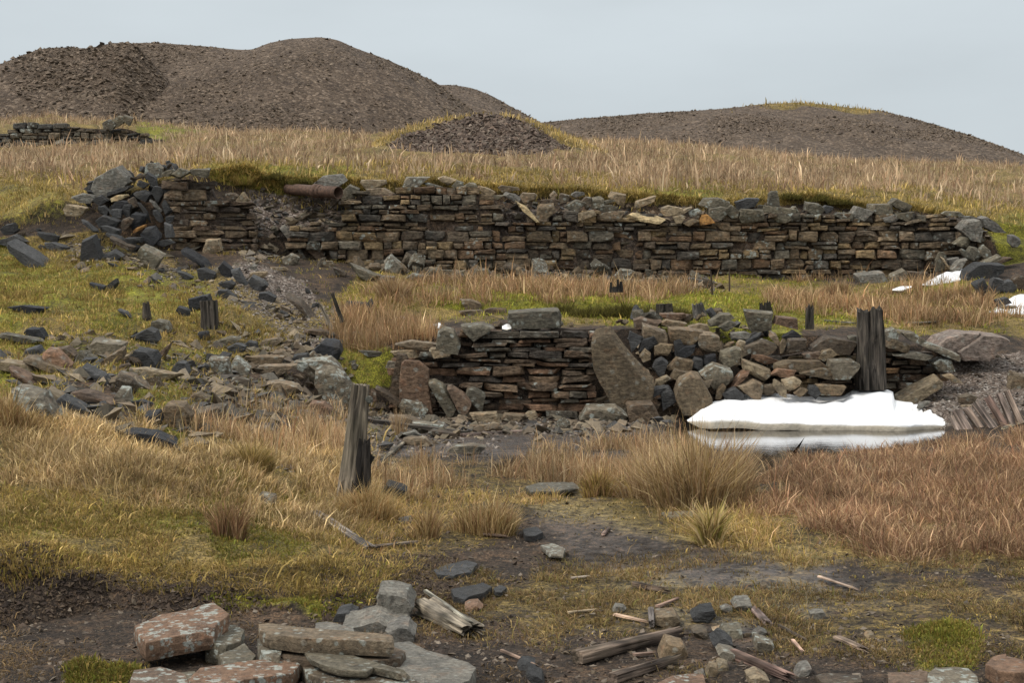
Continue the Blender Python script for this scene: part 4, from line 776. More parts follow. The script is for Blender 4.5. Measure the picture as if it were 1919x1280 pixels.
# right of the tall post
for a in [(1657,614,1684,634,0,'l','small lichened stone right against the tall dark post',21.0), (1680,612,1740,648,-22,'l','sloping lichened block right of the tall dark post',21.0), (1656,632,1708,658,-6,'s','mossy block below the small lichened stone at the tall post',20.95),
          (1724,635,1802,674,-20,'l','long lichen covered stone sloping toward the gravel ramp',20.9), (1672,656,1752,674,-4,'l','thin slab striped with white lichen in the right wall stub',20.9), (1744,671,1790,692,-2,'l','lichened end stone of the right wall stub',20.9),
          (1766,696,1806,720,-20,'t','tan bar stone sliding down the gravel ramp',20.6), (1798,738,1832,756,4,'s','small slab with a dark gap in the gravel ramp',20.0), (1796,754,1838,774,12,'s','yellowish slab beside the tilted sleepers',19.8),
          (1716,749,1748,766,20,'w','grey flake at the serrated snow edge',20.0), (1888,698,1940,742,0,'s','big tan block at the right edge of the photo',20.8), (1894,738,1930,760,0,'s','small block under the tan block at the right edge',20.5),
          (1700,738,1740,762,25,'s','slab lying in the shade of the long pale slab',20.6)]: R(*a[:7], Y=a[7])
G([(1680,756),(1684,745),(1720,725),(1758,707),(1766,712),(1764,722),(1730,742),(1700,757)], 't', 'long pale slab propped at an angle above the snow drift', Y=20.6, d=0.35)
G([(1750,648),(1766,632),(1800,621),(1836,624),(1815,642),(1790,652),(1775,655)], 'q', 'left half of the wide pink grey slab pair above the gravel ramp', Y=22.0, d=0.8)
G([(1790,655),(1812,642),(1838,624),(1880,628),(1888,634),(1860,656),(1856,666),(1800,665)], 'q', 'right half of the wide pink grey slab pair above the gravel ramp', Y=21.9, d=0.8)
# --- loose stones along the top of the upper wall
UT = [(585,324,650,355,4,'w','grey boulder with pale top above the rusty pipe'), (637,345,674,371,3,'g','grey block to the right of the pipe mouth'), (638,371,674,387,6,'s','flat brown stone below the grey block near the pipe'),
 (615,366,636,392,60,'k','thin dark stone hanging under the pipe mouth'), (675,335,724,354,2,'t','pointed tan slab lying on the wall top right of the pipe'), (750,324,808,354,8,'l','biggest pale lichened boulder on the upper wall'),
 (792,339,834,356,-15,'l','mottled stone touching the biggest pale lichened boulder'), (818,327,856,346,-6,'t','tan stone behind the mottled stone on the wall top'), (846,337,869,353,0,'g','small grey stone, first right of the tan one on the wall top'),
 (867,340,897,358,0,'g','flat grey stone left of the yellow tan boulder on the wall top'), (892,346,929,368,-16,'t','yellow tan boulder under the turf overhang'), (685,351,740,374,2,'s','large square brown block on the wall crest, left'),
 (740,352,780,378,-4,'s','square tan block on the wall crest, centre of three'), (780,354,836,377,0,'k','large square dark block on the wall crest, right of three'), (832,356,866,368,0,'w','grey flat stone right of the large square dark block'),
 (880,366,946,380,2,'g','thin long slab jutting at the step of the wall top'), (932,346,975,360,-3,'s','flat brown stone under the turf lip at the step'), (942,356,978,378,-20,'w','pale chipped stone above the gravel hollow in the wall'),
 (972,360,1006,378,0,'s','brown stone directly above the tilted pale slab'), (968,378,1012,409,-38,'p','bright pale slab tilted in the hollow of the wall'), (1004,380,1042,406,4,'s','brown triangular block right of the tilted pale slab'),
 (1008,371,1050,384,3,'k','reddish thin slab on the brown triangular block'), (1028,356,1046,374,30,'s','small upright stone beneath the turf, middle'), (1045,361,1068,376,0,'s','small square stone right of the small upright one'),
 (1054,374,1099,393,0,'g','dark hollow sided block in the middle of the wall top'), (1068,358,1096,368,2,'w','light flat chip under the turf in the middle'), (1087,368,1112,387,0,'s','ochre square stone, left of a grey twin'),
 (1109,368,1132,387,0,'g','grey square stone, right of the ochre square one'), (1124,370,1158,384,14,'g','grey pointed stone before the tan topped boulder'), (1138,358,1174,384,-10,'t','tan topped boulder under the turf, middle'),
 (1116,382,1160,398,4,'g','smooth grey slab set proud on the wall top'), (1078,392,1118,411,10,'t','tan slab sloping on the middle of the wall top'), (1120,394,1172,410,2,'s','heavy brown block below the smooth grey slab'),
 (1187,366,1232,387,10,'t','creamy slab pointing right under the turf'), (1232,384,1282,402,-2,'t','creamy rounded slab on the wall top right of the pointing one'), (1168,396,1248,418,-6,'p','longest creamy slab lying on the wall top'),
 (1259,401,1286,416,0,'t','small tan stone right of the longest creamy slab'), (1278,408,1312,424,4,'t','tan flat stone jutting from the wall over a dark gap'), (1307,401,1340,419,0,'o','orange brown square stone on the wall top'),
 (1288,389,1318,404,3,'l','pale round stone above the orange brown square one'), (1264,386,1298,404,25,'t','two small tan shards left of the pale round stone'), (1326,384,1372,411,6,'g','grey faceted block, left in the grey group'),
 (1310,370,1368,388,0,'g','long grey stone under the turf, start of the grey group'), (1356,380,1388,408,-20,'g','leaning grey stone second in the grey group'), (1378,364,1426,394,16,'d','dark furrowed block at the turf in the grey group'),
 (1384,390,1432,418,0,'g','large squarish grey block right in the grey group'), (1421,383,1494,403,-6,'g','long grey slab sloping under the upright marker stone'), (1444,400,1492,416,-2,'g','short grey slab below the long sloping grey slab'),
 (1472,380,1508,412,-30,'g','grey stone at the right end of the long sloping slab'), (1505,374,1548,406,-18,'g','blocky grey boulder right of the long sloping slab'), (1560,396,1608,414,-5,'g','grey slab under the dark heathery turf'),
 (1586,382,1638,412,6,'w','broad grey boulder left of the flat topped one'), (1628,378,1676,402,-3,'g','flat topped grey block near the right end of the wall'), (1666,368,1710,398,-18,'g','mossy grey boulder in the turf near the right end'),
 (1652,398,1692,416,8,'w','pale chipped stone below the flat topped block'), (1678,396,1714,414,3,'g','wedge of grey stone right of the pale chipped one'), (1694,408,1730,420,12,'s','thin tan shard on the right wall top'),
 (1762,394,1814,406,-4,'g','thin dark slab along the turf at the right wall end'), (1796,402,1838,414,-6,'w','light thin slab above the big end boulder'), (1540,384,1562,396,0,'d','small dark stone in the heathery turf')]
for a in UT: R(*a, Y=float(Yw((a[0]+a[2])/2)) + float(np.interp(a[3], [345, 375, 400, 425], [0.75, 0.3, 0.1, -0.05])) )
G([(1440,386),(1441,362),(1446,356),(1456,357),(1460,372),(1461,387)], 'g', 'upright grey marker stone standing on the upper wall', Y=32.5, d=0.25)
G([(1797,428),(1812,412),(1834,410),(1840,430),(1836,446),(1818,442)], 'w', 'big angular pale boulder at the right end of the upper wall', Y=32.0, d=0.5)
G([(1836,408),(1846,404),(1866,416),(1884,430),(1862,430),(1842,424)], 'w', 'tilted grey slab on the turf right of the big end boulder', Y=32.2, d=0.5)
for a in [(1786,442,1826,462,0,'g','greenish block under the big angular end boulder',32.0), (1750,470,1776,508,-15,'g','upright grey stone at the right foot of the wall',31.2), (1768,484,1782,504,40,'t','small tan wedge in the right corner rubble',31.0),
          (1774,478,1802,502,20,'w','grey stone leaning behind the small tan wedge',31.3), (1776,482,1818,512,42,'w','flat grey slab leaning right of the small tan wedge',30.9), (1796,464,1830,490,60,'g','grey stone below the greenish block',31.4),
          (1812,462,1838,486,0,'g','dark stone in the right corner under the turf',31.6), (1830,456,1858,482,10,'l','round lichened stone high in the right corner',31.8), (1828,476,1878,508,28,'g','long dark slab slanting on the right bank',31.2),
          (1858,478,1900,496,15,'k','dark ribbed rock in the right bank',31.6), (1822,520,1856,552,15,'d','dark boulder above the right edge snow patch, left',28.0), (1848,512,1886,550,20,'d','dark boulder above the right edge snow patch, middle',28.2),
          (1872,524,1904,552,0,'d','dark boulder above the right edge snow patch, right',28.2), (1898,514,1930,540,0,'k','brown boulder at the right edge above the snow patch',28.4), (1890,440,1912,462,0,'w','small grey stone in the green right bank',30.5),
          (1864,556,1896,572,8,'d','low dark stone showing between bits of edge snow',26.6), (1876,572,1906,580,4,'g','flat grey stone poking out of the edge snow patch',26.0),
          (1604,508,1662,540,0,'w','low wide grey boulder in front of the upper wall, right half',31.2), (1664,502,1706,534,-4,'l','round lichened boulder at the foot of the wall, right half',31.4), (1700,508,1740,528,0,'k','brown boulder right of the round lichened one',31.4)]: R(*a[:7], Y=a[7])
T2 = G([(1800,530),(1812,508),(1835,492),(1880,494),(1878,508),(1850,524)], 'd', 'smooth dark grey sloping slab above the snow tongue', Y=30.2, d=0.5, rough=0.01)
# foot of the upper wall
FW = [(374,444,416,478,10,'t','tan pointed stone below the wall stub'), (350,458,378,472,18,'l','pale flake left of the tan pointed stone'), (436,356,470,396,-28,'t','pale boulder perched at the broken right end of the wall stub'),
 (414,352,450,388,-40,'k','dark stone under the perched pale boulder'), (538,430,572,478,-50,'w','lichened boulder at the left start of the long wall'), (566,446,614,486,-32,'r','reddish slab sloping beside the lichened boulder'),
 (528,472,564,500,10,'l','white lichened stone in the rubble left of the tan leaning slab'), (642,458,708,494,-14,'s','smooth tan slab leaning on the wall foot'), (648,492,718,530,-22,'g','flat grey slab lying in front of the smooth tan slab'),
 (714,474,762,516,-20,'l','white streaked boulder at the wall foot'), (768,492,792,514,60,'g','small upright grey stone right of the white streaked boulder'), (792,500,848,520,6,'g','low grey slab at the wall foot left of the tent of slabs'),
 (842,484,918,508,-4,'s','slab forming the roof of a tent of stones at the wall foot'), (840,504,876,524,20,'g','stone under the left side of the stone tent'), (882,500,922,528,10,'g','block under the right side of the stone tent'),
 (924,476,968,492,0,'p','bright cream block set at the wall foot'), (930,492,972,510,0,'s','brown stone under the bright cream block'), (988,476,1018,498,-5,'s','squared stone left of the broad grey block'),
 (1020,486,1074,510,2,'g','broad grey block at the wall foot, centre'), (1064,476,1084,492,0,'t','small tan square in the wall foot'), (1084,476,1104,494,0,'k','dark square stone next to the small tan square'),
 (1150,504,1208,530,-2,'l','pale rounded slab at the wall foot before green turf'), (1188,488,1232,522,-35,'s','slab tilted up at the wall foot right of the pale rounded slab'), (1150,494,1186,508,8,'s','brown stone above the pale rounded slab'),
 (1238,494,1286,520,-18,'s','pile topping brown stone at the wall foot'), (1250,506,1276,524,10,'k','dark stone under the pile topping brown one'), (1284,518,1328,533,-12,'w','flat pale slab half in the turf'),
 (1100,495,1150,508,0,'w','thin pale slab at the wall foot, centre right'), (700,516,740,530,0,'w','grey stones in turf below the white streaked boulder'), (760,510,806,528,-5,'l','lichened stone behind the russet clump'),
 (1210,520,1250,532,0,'s','small brown stone at the front of the wall foot'), (590,484,628,502,-10,'s','small flat brown stone in the rubble left part'), (620,500,650,520,-20,'k','dark rock below the smooth tan slab'),
 (468,508,500,524,4,'t','small creamy slab on the slope below the wall stub'), (464,495,482,508,0,'w','pale chip on green turf below the wall stub'), (504,500,540,508,0,'t','thin creamy slab lying on the slope'),
 (535,410,560,424,12,'s','thin brown slab at the earth slide'), (545,398,590,414,18,'s','long thin slab pointing up the earth slide')]
for a in FW: R(*a)
# --- dark tumbled corner left of the wall stub
CP = [((172,350),(180,330),(208,314),(220,310),(238,328),(242,340),(214,362),(190,366)), ((222,352),(250,343),(262,352),(248,372),(226,368))]
G(CP[0], 'w', 'big pointed lichened rock topping the dark corner pile', Y=31.3, d=0.6); 
G([(271,326),(275,305),(292,303),(302,314),(300,328)], 'l', 'square pale cap stone on the crest of the corner pile', Y=31.6, d=0.4)
CN = [(318,314,358,332,0,'g','left of two mossy cap slabs on the wall stub',30.5), (354,315,394,330,0,'g','right of two mossy cap slabs on the wall stub',30.6), (302,316,330,330,8,'g','small cap stone left of the mossy cap slabs',30.6),
 (240,322,282,338,14,'k','mossy brown slab below the square pale cap stone',31.3), (200,344,246,368,22,'d','dark slab beneath the big pointed rock',31.0), (206,360,242,378,14,'p','small cream brick shaped stone in the corner pile',30.7),
 (246,352,284,374,-10,'d','grey block in the upper middle of the corner pile',30.9), (278,342,312,378,-30,'d','steeply tilted dark slab near the wall stub',30.8), (270,318,298,348,-50,'d','dark leaning stones under the square pale cap stone',31.1),
 (254,336,280,352,-15,'d','dark stone with a white edge high in the corner pile',31.1), (172,362,204,384,-12,'d','dark stone at the left shoulder of the corner pile',30.8), (132,360,182,380,-4,'w','flat grey slab left of the corner pile',30.9),
 (118,382,162,404,-6,'t','pale stone on moss left of the corner pile',30.2), (180,382,206,404,-18,'d','sloping slate in the left corner pile',30.4), (204,390,228,404,0,'d','round slate in the left corner pile',30.3),
 (180,402,224,428,2,'d','large flat faced slate low in the corner pile',30.0), (208,374,248,394,4,'b','black block in the middle of the corner pile',30.5), (236,368,258,392,20,'k','brown grey stone at the centre of the corner pile',30.5),
 (222,402,250,432,60,'k','brownish stone right of the large flat faced slate',29.9), (238,398,276,424,0,'b','black block above the orange stone',30.1), (246,418,276,436,24,'o','small orange stone low in the corner pile',29.7),
 (262,420,304,458,15,'b','largest rounded black boulder at the foot of the corner pile',29.5), (300,412,330,446,-60,'d','tall grey stone beside the wall stub foot',29.7), (186,420,226,438,-15,'d','thin slate at the foot of the corner pile',29.6),
 (150,410,184,432,-32,'d','tilted slate lying left of the corner pile',29.6), (196,434,232,452,-20,'d','pale slate below the thin slate at the pile foot',29.2), (204,446,250,464,-22,'k','long slab at the lowest foot of the corner pile',28.9),
 (286,446,328,460,5,'d','row of dark stones under the wall stub corner',29.5), (230,444,264,458,0,'d','small dark slate left of the largest rounded black boulder',29.2), (278,372,302,392,-40,'w','pale grey sliver in the right corner pile',30.6),
 (300,372,322,400,-65,'d','upright slate third from the wall stub',30.4), (256,376,284,412,-55,'d','stack of tilted slates in the right corner pile',30.3), (306,398,330,420,-60,'d','grey squarish stone next to the wall stub',30.1),
 (282,392,308,412,-45,'d','leaning slate in the middle right corner pile',30.2), (226,378,250,404,-20,'d','slate block just left of the pile centre',30.4), (304,344,326,374,-70,'d','slate standing on edge against the wall stub',30.7)]
for a in CN: R(*a[:7], Y=a[7] - 0.1, rough=0.035)
# ---- countable filler rubble (small, look alike within its place)
POOL = {}
def pool_mesh(kind, i):
    if (kind, i) not in POOL:
        rng = np.random.default_rng(7000 + i + 100*ord(kind)); O = auto_outline(1.0, rng.uniform(0.35, 0.75), rng.uniform(-15, 15), rng)
        V, q, t = ring_rock(O, rng.uniform(0.4, 0.8), 'y', rng, 0.04, 5, n=20, RTs=[-1,-1,-0.85,0,0.85,1,1], RSs=[0,0.6,0.96,1,0.96,0.6,0])
        V[:, 2] -= V[:, 2].min() * 0.7
        c = np.array(PAL[kind][rng.integers(len(PAL[kind]))])*rng.uniform(0.85, 1.15)
        POOL[(kind, i)] = mesh_np('loose_stone', V, q, t, M_SL if kind in 'db' else M_ST, np.tile([*c, LICH[kind]], (len(V), 1)), link=False)
    return POOL[(kind, i)]
def fill(n, poly, v, s0, s1, kinds, label, group, seed, name='loose_stone', tilt=0.35, up=0.0):
    rng = np.random.default_rng(seed); f, _ = cells(GV3, sel(poly, 2, v, 0) * _VIEW)
    for P in f(n, rng):
        k = kinds[rng.integers(len(kinds))]; o = bpy.data.objects.new(name, pool_mesh(k, int(rng.integers(4)))); COL.objects.link(o)
        s = s0 * (s1/s0)**(rng.random()**1.6); o.scale = (s, s*rng.uniform(0.7, 1.1), s*rng.uniform(0.7, 1.2))
        o.rotation_euler = (rng.normal(0, tilt), rng.normal(0, tilt), rng.uniform(0, 6.28)); o.location = P + [0, 0, up*rng.random()]
        tag(o, label, 'slate' if set(kinds) <= set('db') else 'stone', group)

fill(50, [(175,335),(240,318),(325,330),(335,440),(320,462),(240,462),(160,420)], (8, 17), 0.16, 0.5, 'dddbk', 'dark stone among the tumbled corner pile at the left end of the upper wall', 'dark stones of the tumbled corner pile', 51, tilt=0.6, up=0.35)
fill(14, [(0,415),(140,440),(230,470),(330,505),(300,520),(120,480),(0,450)], (8, 15), 0.12, 0.38, 'ddk', 'dark slate scattered on the gravelly slope left below the corner pile', 'slates on the gravelly slope', 52)
fill(42, [(640,478),(760,500),(1020,505),(1300,522),(1330,538),(1120,532),(900,525),(740,518),(560,500)], (10.6, 13), 0.2, 0.6, 'gssltk', 'fallen stone in the rubble along the foot of the upper wall', 'fallen stones at the upper wall foot', 53, tilt=0.5, up=0.1)
fill(34, [(640,340),(880,345),(1000,365),(1300,385),(1600,395),(1840,415),(1840,440),(1500,420),(1000,410),(640,390)], (12.8, 15.4), 0.12, 0.42, 'ssgtgk', 'loose stone along the crumbled top of the upper wall', 'loose stones on the upper wall top', 54, tilt=0.35, up=0.1)
fill(52, [(1120,640),(1200,600),(1440,610),(1500,640),(1470,740),(1360,752),(1240,765),(1130,740)], (7.2, 9.6), 0.12, 0.40, 'sstgdkr', 'stone wedged in the rubble slope between the tall leaning slab and the wall stub', 'stones wedged in the rubble slope', 55, tilt=0.6, up=0.16)
fill(16, [(480,545),(580,540),(640,600),(600,650),(520,620)], (8.6, 13), 0.06, 0.25, 'ddsg', 'small stone lying in the gravel gully', 'stones in the gravel gully', 56)
fill(20, [(0,640),(160,640),(380,660),(420,700),(380,800),(240,800),(0,740)], (4.5, 9), 0.08, 0.30, 'dskg', 'small stone bedded in the mossy rubble band of the left slope', 'stones of the mossy rubble band', 57)
fill(20, [(650,750),(1180,775),(1270,780),(1240,800),(900,830),(720,820)], (4.4, 8), 0.06, 0.28, 'stlk', 'flat stone scattered on the wet mud before the lower wall', 'stones on the wet mud', 58, tilt=0.15)
fill(20, [(1240,1130),(1460,1130),(1480,1280),(1240,1280)], (0.3, 2.4), 0.015, 0.05, 'stwg', 'pebble in the muddy patch at the bottom centre', 'pebbles in the muddy patch', 59)
fill(14, [(0,255),(260,258),(310,268),(290,276),(0,278)], (18, 20), 0.3, 0.9, 'ggdw', 'tumbled grey stone at the foot of the distant wall ruin', 'tumbled stones at the distant wall', 60, up=0.2)
fill(10, [(640,640),(860,640),(870,615),(1050,612),(1100,605),(1100,620),(860,640)], (8.9, 10.2), 0.12, 0.36, 'stgk', 'loose stone on the top of the coursed lower wall', 'loose stones on the lower wall top', 61)
fill(10, [(1790,660),(1919,660),(1919,740),(1800,770),(1740,760)], (6, 9.6), 0.05, 0.18, 'stgk', 'small stone lying on the pale gravel ramp at the right', 'stones on the gravel ramp', 62)
for i, (x, y, s, l) in enumerate([(222,222,1.0,'left boulder of the three heaped on the distant wall ruin'), (238,220,0.9,'middle boulder of the three heaped on the distant wall ruin'), (206,228,1.2,'lowest boulder of the three heaped on the distant wall ruin')]):
    R(x-14*s, y-8, x+14*s, y+14, 8, 'g', l, Y=55.2)
# ------------------------------------------------------------------ timber
def timber(name, label, cat, p0, p1, Yb, w0, w1, col, seed, square=0.0, jag=0.12, depth=None, parent=None, groove=0.16, mat=None, bend=0.0, Ye=None, steps=28, group=None):
    """post or plank from photo point p0 (butt) to p1 (broken end); w0/w1 widths in metres"""
    rng = np.random.default_rng(3000 + seed); A = np.array(P2W(*p0, Yb)); B = np.array(P2W(*p1, Ye or Yb))
    ax = B - A; L = np.linalg.norm(ax); ax /= L
    u = np.cross(ax, (0, 1, 0.001)); u /= np.linalg.norm(u); v = np.cross(ax, u)
    if abs(ax[2]) < 0.5: v = np.array([0, 0, 1.0]) - ax*ax[2]; v /= np.linalg.norm(v); u = np.cross(v, ax)
    n = 44; th = np.arange(n)/n*2*math.pi; p = 2 + square*6
    sup = (np.abs(np.cos(th))**p + np.abs(np.sin(th))**p)**(-1/p)
    g1 = noise3(np.cos(th)*3.5+seed, np.sin(th)*3.5, 0*th, seed); g2 = noise3(np.cos(th)*9, np.sin(th)*9+seed, 0*th, seed+1)
    top = 1 + jag*(g2*0.8 + g1*0.6)/max(L, .25)*0.35 - jag*0.15/max(L, .25)
    V = []; k = (depth or 1.0)
    for s in np.linspace(0, 1, steps):
        z = L * s * top
        r = (w0*(1-s) + w1*s) * 0.5 * sup
        gr = 1 - 1.2*groove*np.clip(noise3(np.cos(th)*4, np.sin(th)*4, z*2.2/max(L, .3)*1.0+seed, seed+3)*2.2 - 0.5, 0, 1) - 0.25*groove*np.clip(g2-0.1, 0, 1)*(0.5+0.5*noise2(th*0+s*5, th*0+seed, 3)) + 0.09*noise3(np.cos(th)*1.5, np.sin(th)*1.5, z*3.5, seed+5)
        r = r * gr
        V.append(ax*z[:, None] + u*(np.cos(th)*r)[:, None] + v*(np.sin(th)*r*k)[:, None] + np.outer(np.full(n, bend*math.sin(math.pi*s)), v))
    lastc = V[-1].mean(0)
    V.append(lastc + (V[-1]-lastc)*0.55 - ax*jag*0.25*(1+0.5*noise2(th*3, th*0+seed))[:, None]); V.append((V[-1]-lastc)*0.3 + lastc - ax*jag*0.12)
    V = np.array(V); m = len(V); V = V.reshape(-1, 3); i = np.arange(m*n).reshape(m, n); j = np.roll(i, -1, 1)
    q = np.stack([i[:-1], j[:-1], j[1:], i[1:]], -1).reshape(-1, 4)
    V = np.vstack([V, V[:n].mean(0), V[-n:].mean(0)]); N = m*n
    t = np.vstack([np.column_stack([j[0], i[0], np.full(n, N)]), np.column_stack([i[-1], j[-1], np.full(n, N+1)])])
    c = np.tile([*col, 0.3], (len(V), 1)); c[:, :3] *= (1 + 0.55*noise3(V[:, 0]*16, V[:, 1]*16, V[:, 2]*2.2, seed+7) + 0.3*noise3(V[:, 0]*5, V[:, 1]*5, V[:, 2]*5, seed+8))[:, None]
    Rm = np.stack([u, v, ax], 1); o = mesh_np(name, V @ Rm, q, t, mat or M_WD, c); o.rotation_euler = Matrix(Rm.tolist()).to_euler()
    if parent is not None: o.parent = parent; o.location = A - np.array(parent.location)
    else: o.location = A; tag(o, label, cat, group)
    return o
GREYW, DARKW, BLK, PALEW, BRW = (0.175,.152,.12), (0.052,.045,.038), (0.022,.019,.017), (0.26,.22,.17), (0.125,.095,.075)
gx, gy, gz = ground_at(660, 930); PY_ = gy
post = empty('wooden_post', (gx, gy, gz), 'weathered grey wooden post leaning right in the grass before the ruins', 'post')
timber('post_shaft', None, None, (657,938), (676,719), PY_, 0.235, 0.135, (0.15,.128,.10), 1, 0.15, 0.05, parent=post, groove=0.22)
timber('rotten_side', None, None, (674,936), (681,822), PY_-0.04, 0.19, 0.11, BLK, 2, 0.1, 0.10, parent=post, groove=0.35)
timber('rotten_knot', None, None, (676,885), (699,853), PY_-0.02, 0.09, 0.05, BLK, 3, 0.1, 0.05, parent=post, groove=0.3)
def bolt():
    n = 20; th = np.arange(n)/n*2*math.pi; A = np.array(P2W(692, 749, PY_ - 0.095)); V = []
    for y, r in ((0.06, 0.012), (0.0, 0.012), (0.0, 0.030), (-0.012, 0.030), (-0.018, 0.022)): V.append(np.stack([np.cos(th)*r, np.full(n, y), np.sin(th)*r], -1))
    V = np.array(V).reshape(-1, 3); i = np.arange(5*n).reshape(5, n); j = np.roll(i, -1, 1); q = np.stack([i[:-1], j[:-1], j[1:], i[1:]], -1).reshape(-1, 4)
    V = np.vstack([V, [(0, -0.018, 0)]]); t = np.column_stack([i[-1], j[-1], np.full(n, 5*n)])
    o = mesh_np('bolt_head', V, q, t, M_WST, np.tile([.13,.14,.13,.6], (len(V), 1)), parent=post); o.location = A - np.array(post.location)
bolt()
timber('wooden_post', 'tall square black rotten post standing at the lower wall by the snow', 'post', (1633,730), (1630,577), 20.55, 0.40, 0.35, DARKW, 10, 0.8, 0.16, groove=0.26, steps=40)
timber('post_stump', 'slim dark stump on the terrace edge left of the tall square post', 'stump', (1517,617), (1517,570), 21.9, 0.13, 0.11, DARKW, 11, 0.5, 0.2)
timber('post_stump', 'square dark stump on the left slope with flat top', 'stump', (394,618), (391,563), ground_at(394,612)[1], 0.26, 0.25, DARKW, 12, 0.9, 0.05)
timber('post_stump', 'small pointed dark stump, uphill left of the square one', 'stump', (276,602), (273,566), ground_at(276,600)[1], 0.14, 0.10, DARKW, 13, 0.3, 0.1)
timber('post_stump', 'cube shaped dark stump on the green terrace', 'stump', (1245,592), (1244,569), 22.8, 0.26, 0.24, DARKW, 14, 0.9, 0.04)
timber('post_stump', 'split grey stump leaning left on the green terrace', 'stump', (1312,594), (1306,568), 22.7, 0.22, 0.17, (0.085,.08,.075), 15, 0.5, 0.1)
timber('post_stump', 'ragged black stump behind the pale grey crest block', 'stump', (1436,588), (1434,566), 22.8, 0.22, 0.17, BLK, 16, 0.3, 0.3)
for q_ in [(1147,545,1146,525,0.05),(1153,546,1152,533,0.07),(1160,546,1160,521,0.05),(1166,545,1167,527,0.05)]: pass
st = empty('post_stump', P2W(1155, 547, 24.7), 'crown shaped black stump on the bright green turf', 'stump')
for x, y, w in ((1145,528,0.05),(1152,537,0.09),(1158,523,0.05),(1164,527,0.07),(1155,538,0.18)): timber('splinter', None, None, (x,548), (x,y), 24.6, w*1.2, w*0.7, BLK, int(x), 0.2, 0.05, parent=st, steps=10)
bs = empty('post_stump', P2W(392, 735, 18.9), 'jagged black rotten stump with a small post beside it, left slope', 'stump')
timber('rotten_trunk', None, None, (388,742), (391,672), 18.9, 0.30, 0.11, BLK, 20, 0.1, 0.35, parent=bs, groove=0.4)
timber('rotten_base', None, None, (372,742), (374,704), 18.95, 0.16, 0.10, BLK, 21, 0.1, 0.3, parent=bs, groove=0.4)
timber('small_post', None, None, (407,742), (407,690), 18.75, 0.07, 0.065, GREYW, 22, 0.9, 0.03, parent=bs)
timber('wood_stub', 'weathered grey wood stub lying on peat beside the triangular block', 'driftwood', (436,742), (460,780), 18.3, 0.13, 0.12, GREYW, 23, 0.3, 0.1)
timber('driftwood', 'pale forked driftwood lying right of the wood stub', 'driftwood', (450,744), (500,774), 18.2, 0.08, 0.04, (0.30,.21,.12), 24, 0.1, 0.06, mat=M_WD2)
timber('stick', 'thin bare stick standing on the green terrace, left of two', 'stick', (1335,552), (1332,508), 24.3, 0.035, 0.025, (0.11,.08,.06), 25, steps=10)
timber('stick', 'thin bare stick standing on the green terrace, right of two', 'stick', (1367,546), (1367,502), 24.8, 0.03, 0.022, (0.11,.08,.06), 26, steps=10)
timber('timber_prop', 'upper of two dark timbers leaning in the middle gully', 'timber', (642,604), (622,548), 22.8, 0.07, 0.05, DARKW, 27, 0.4); timber('timber_prop', 'lower of two dark timbers leaning in the middle gully', 'timber', (622,618), (600,570), 22.6, 0.07, 0.05, GREYW, 28, 0.4)
# tilted sleepers
for i, (x0, y0, x1, y1, w, l) in enumerate([(1822,822,1792,774,0.17,'first and shortest of the tilted sleepers beside the gravel ramp'), (1848,820,1810,768,0.13,'second tilted sleeper from the left beside the gravel ramp'), (1868,812,1826,758,0.14,'third tilted sleeper from the left beside the gravel ramp'),
        (1886,806,1850,748,0.13,'fourth tilted sleeper from the left beside the gravel ramp'), (1900,800,1872,742,0.11,'fifth tilted sleeper from the left beside the gravel ramp'), (1914,794,1886,736,0.10,'last of the tilted sleepers, nearest the right edge'), (1806,824,1784,784,0.12,'grassy rotten board at the foot of the tilted sleepers')]):
    timber('tilted_sleeper', l, 'sleeper', (x0,y0), (x1,y1-4), 17.7 + 0.09*(i%2), w*0.72, w*0.66, [(0.19,.15,.13),(0.23,.18,.15),(0.16,.13,.115),(0.20,.14,.12)][i % 4], 30+i, 0.8, 0.05, depth=1.0, group='tilted sleepers beside the ramp', Ye=17.9)
def plank(x0, y0, x1, y1, w, th, col, label, seed, name='driftwood', z=0.01, mat=None, jag=0.2, cat='driftwood', lift=0.0):
    A = ground_at(x0, y0); B = ground_at(x1, y1)
    o = timber(name, label, cat, (x0, y0), (x1, y1), A[1], w, w*0.8, col, seed, 0.5, jag, depth=th/w, Ye=B[1], mat=mat or M_WD, groove=0.25)
    o.location.z += th*0.35 + z; return o
plank(800,1150,888,1200,0.15,0.09,GREYW,'broad weathered plank stump with a white edge sunk in the peat bank',40,'plank_stump')
plank(797,1134,884,1196,0.022,0.018,(0.26,.25,.21),'pale lichen crusted batten along the weathered plank stump',41,z=0.07,mat=M_WD2)
plank(1082,1246,1278,1196,0.075,0.06,BRW,'longest driftwood plank with a dark hollow end, in the bottom centre mud',42); plank(1148,1284,1275,1242,0.055,0.045,BRW,'driftwood pole at the bottom edge under the longest plank',43)
plank(1372,1236,1484,1282,0.05,0.045,(0.15,.10,.085),'reddish broken plank sloping down to the bottom edge',44); plank(1188,1104,1256,1116,0.04,0.04,BRW,'short brown plank on the turf above the peg',45)
plank(1220,1156,1221,1180,0.035,0.05,(0.17,.15,.14),'short squared peg of wood standing beside the tan block',46,jag=0.02); plank(1152,1158,1216,1172,0.03,0.015,(0.22,.16,.12),'split pinkish strip of bark left of the peg',47,mat=M_WD2)
plank(1232,1142,1272,1126,0.03,0.012,(0.28,.19,.15),'pink wood splinter above the tan block',48,mat=M_WD2); plank(1412,1148,1442,1180,0.045,0.03,(0.17,.13,.12),'splintered driftwood stub right of the wet mud',49)
plank(1536,1086,1608,1110,0.035,0.015,(0.26,.20,.16),'flat pale splinter lying on the wet black mud',50,mat=M_WD2); plank(590,966,696,1034,0.09,0.03,(0.16,.14,.125),'long grey rotten board slanting through the grass below the leaning post',51)
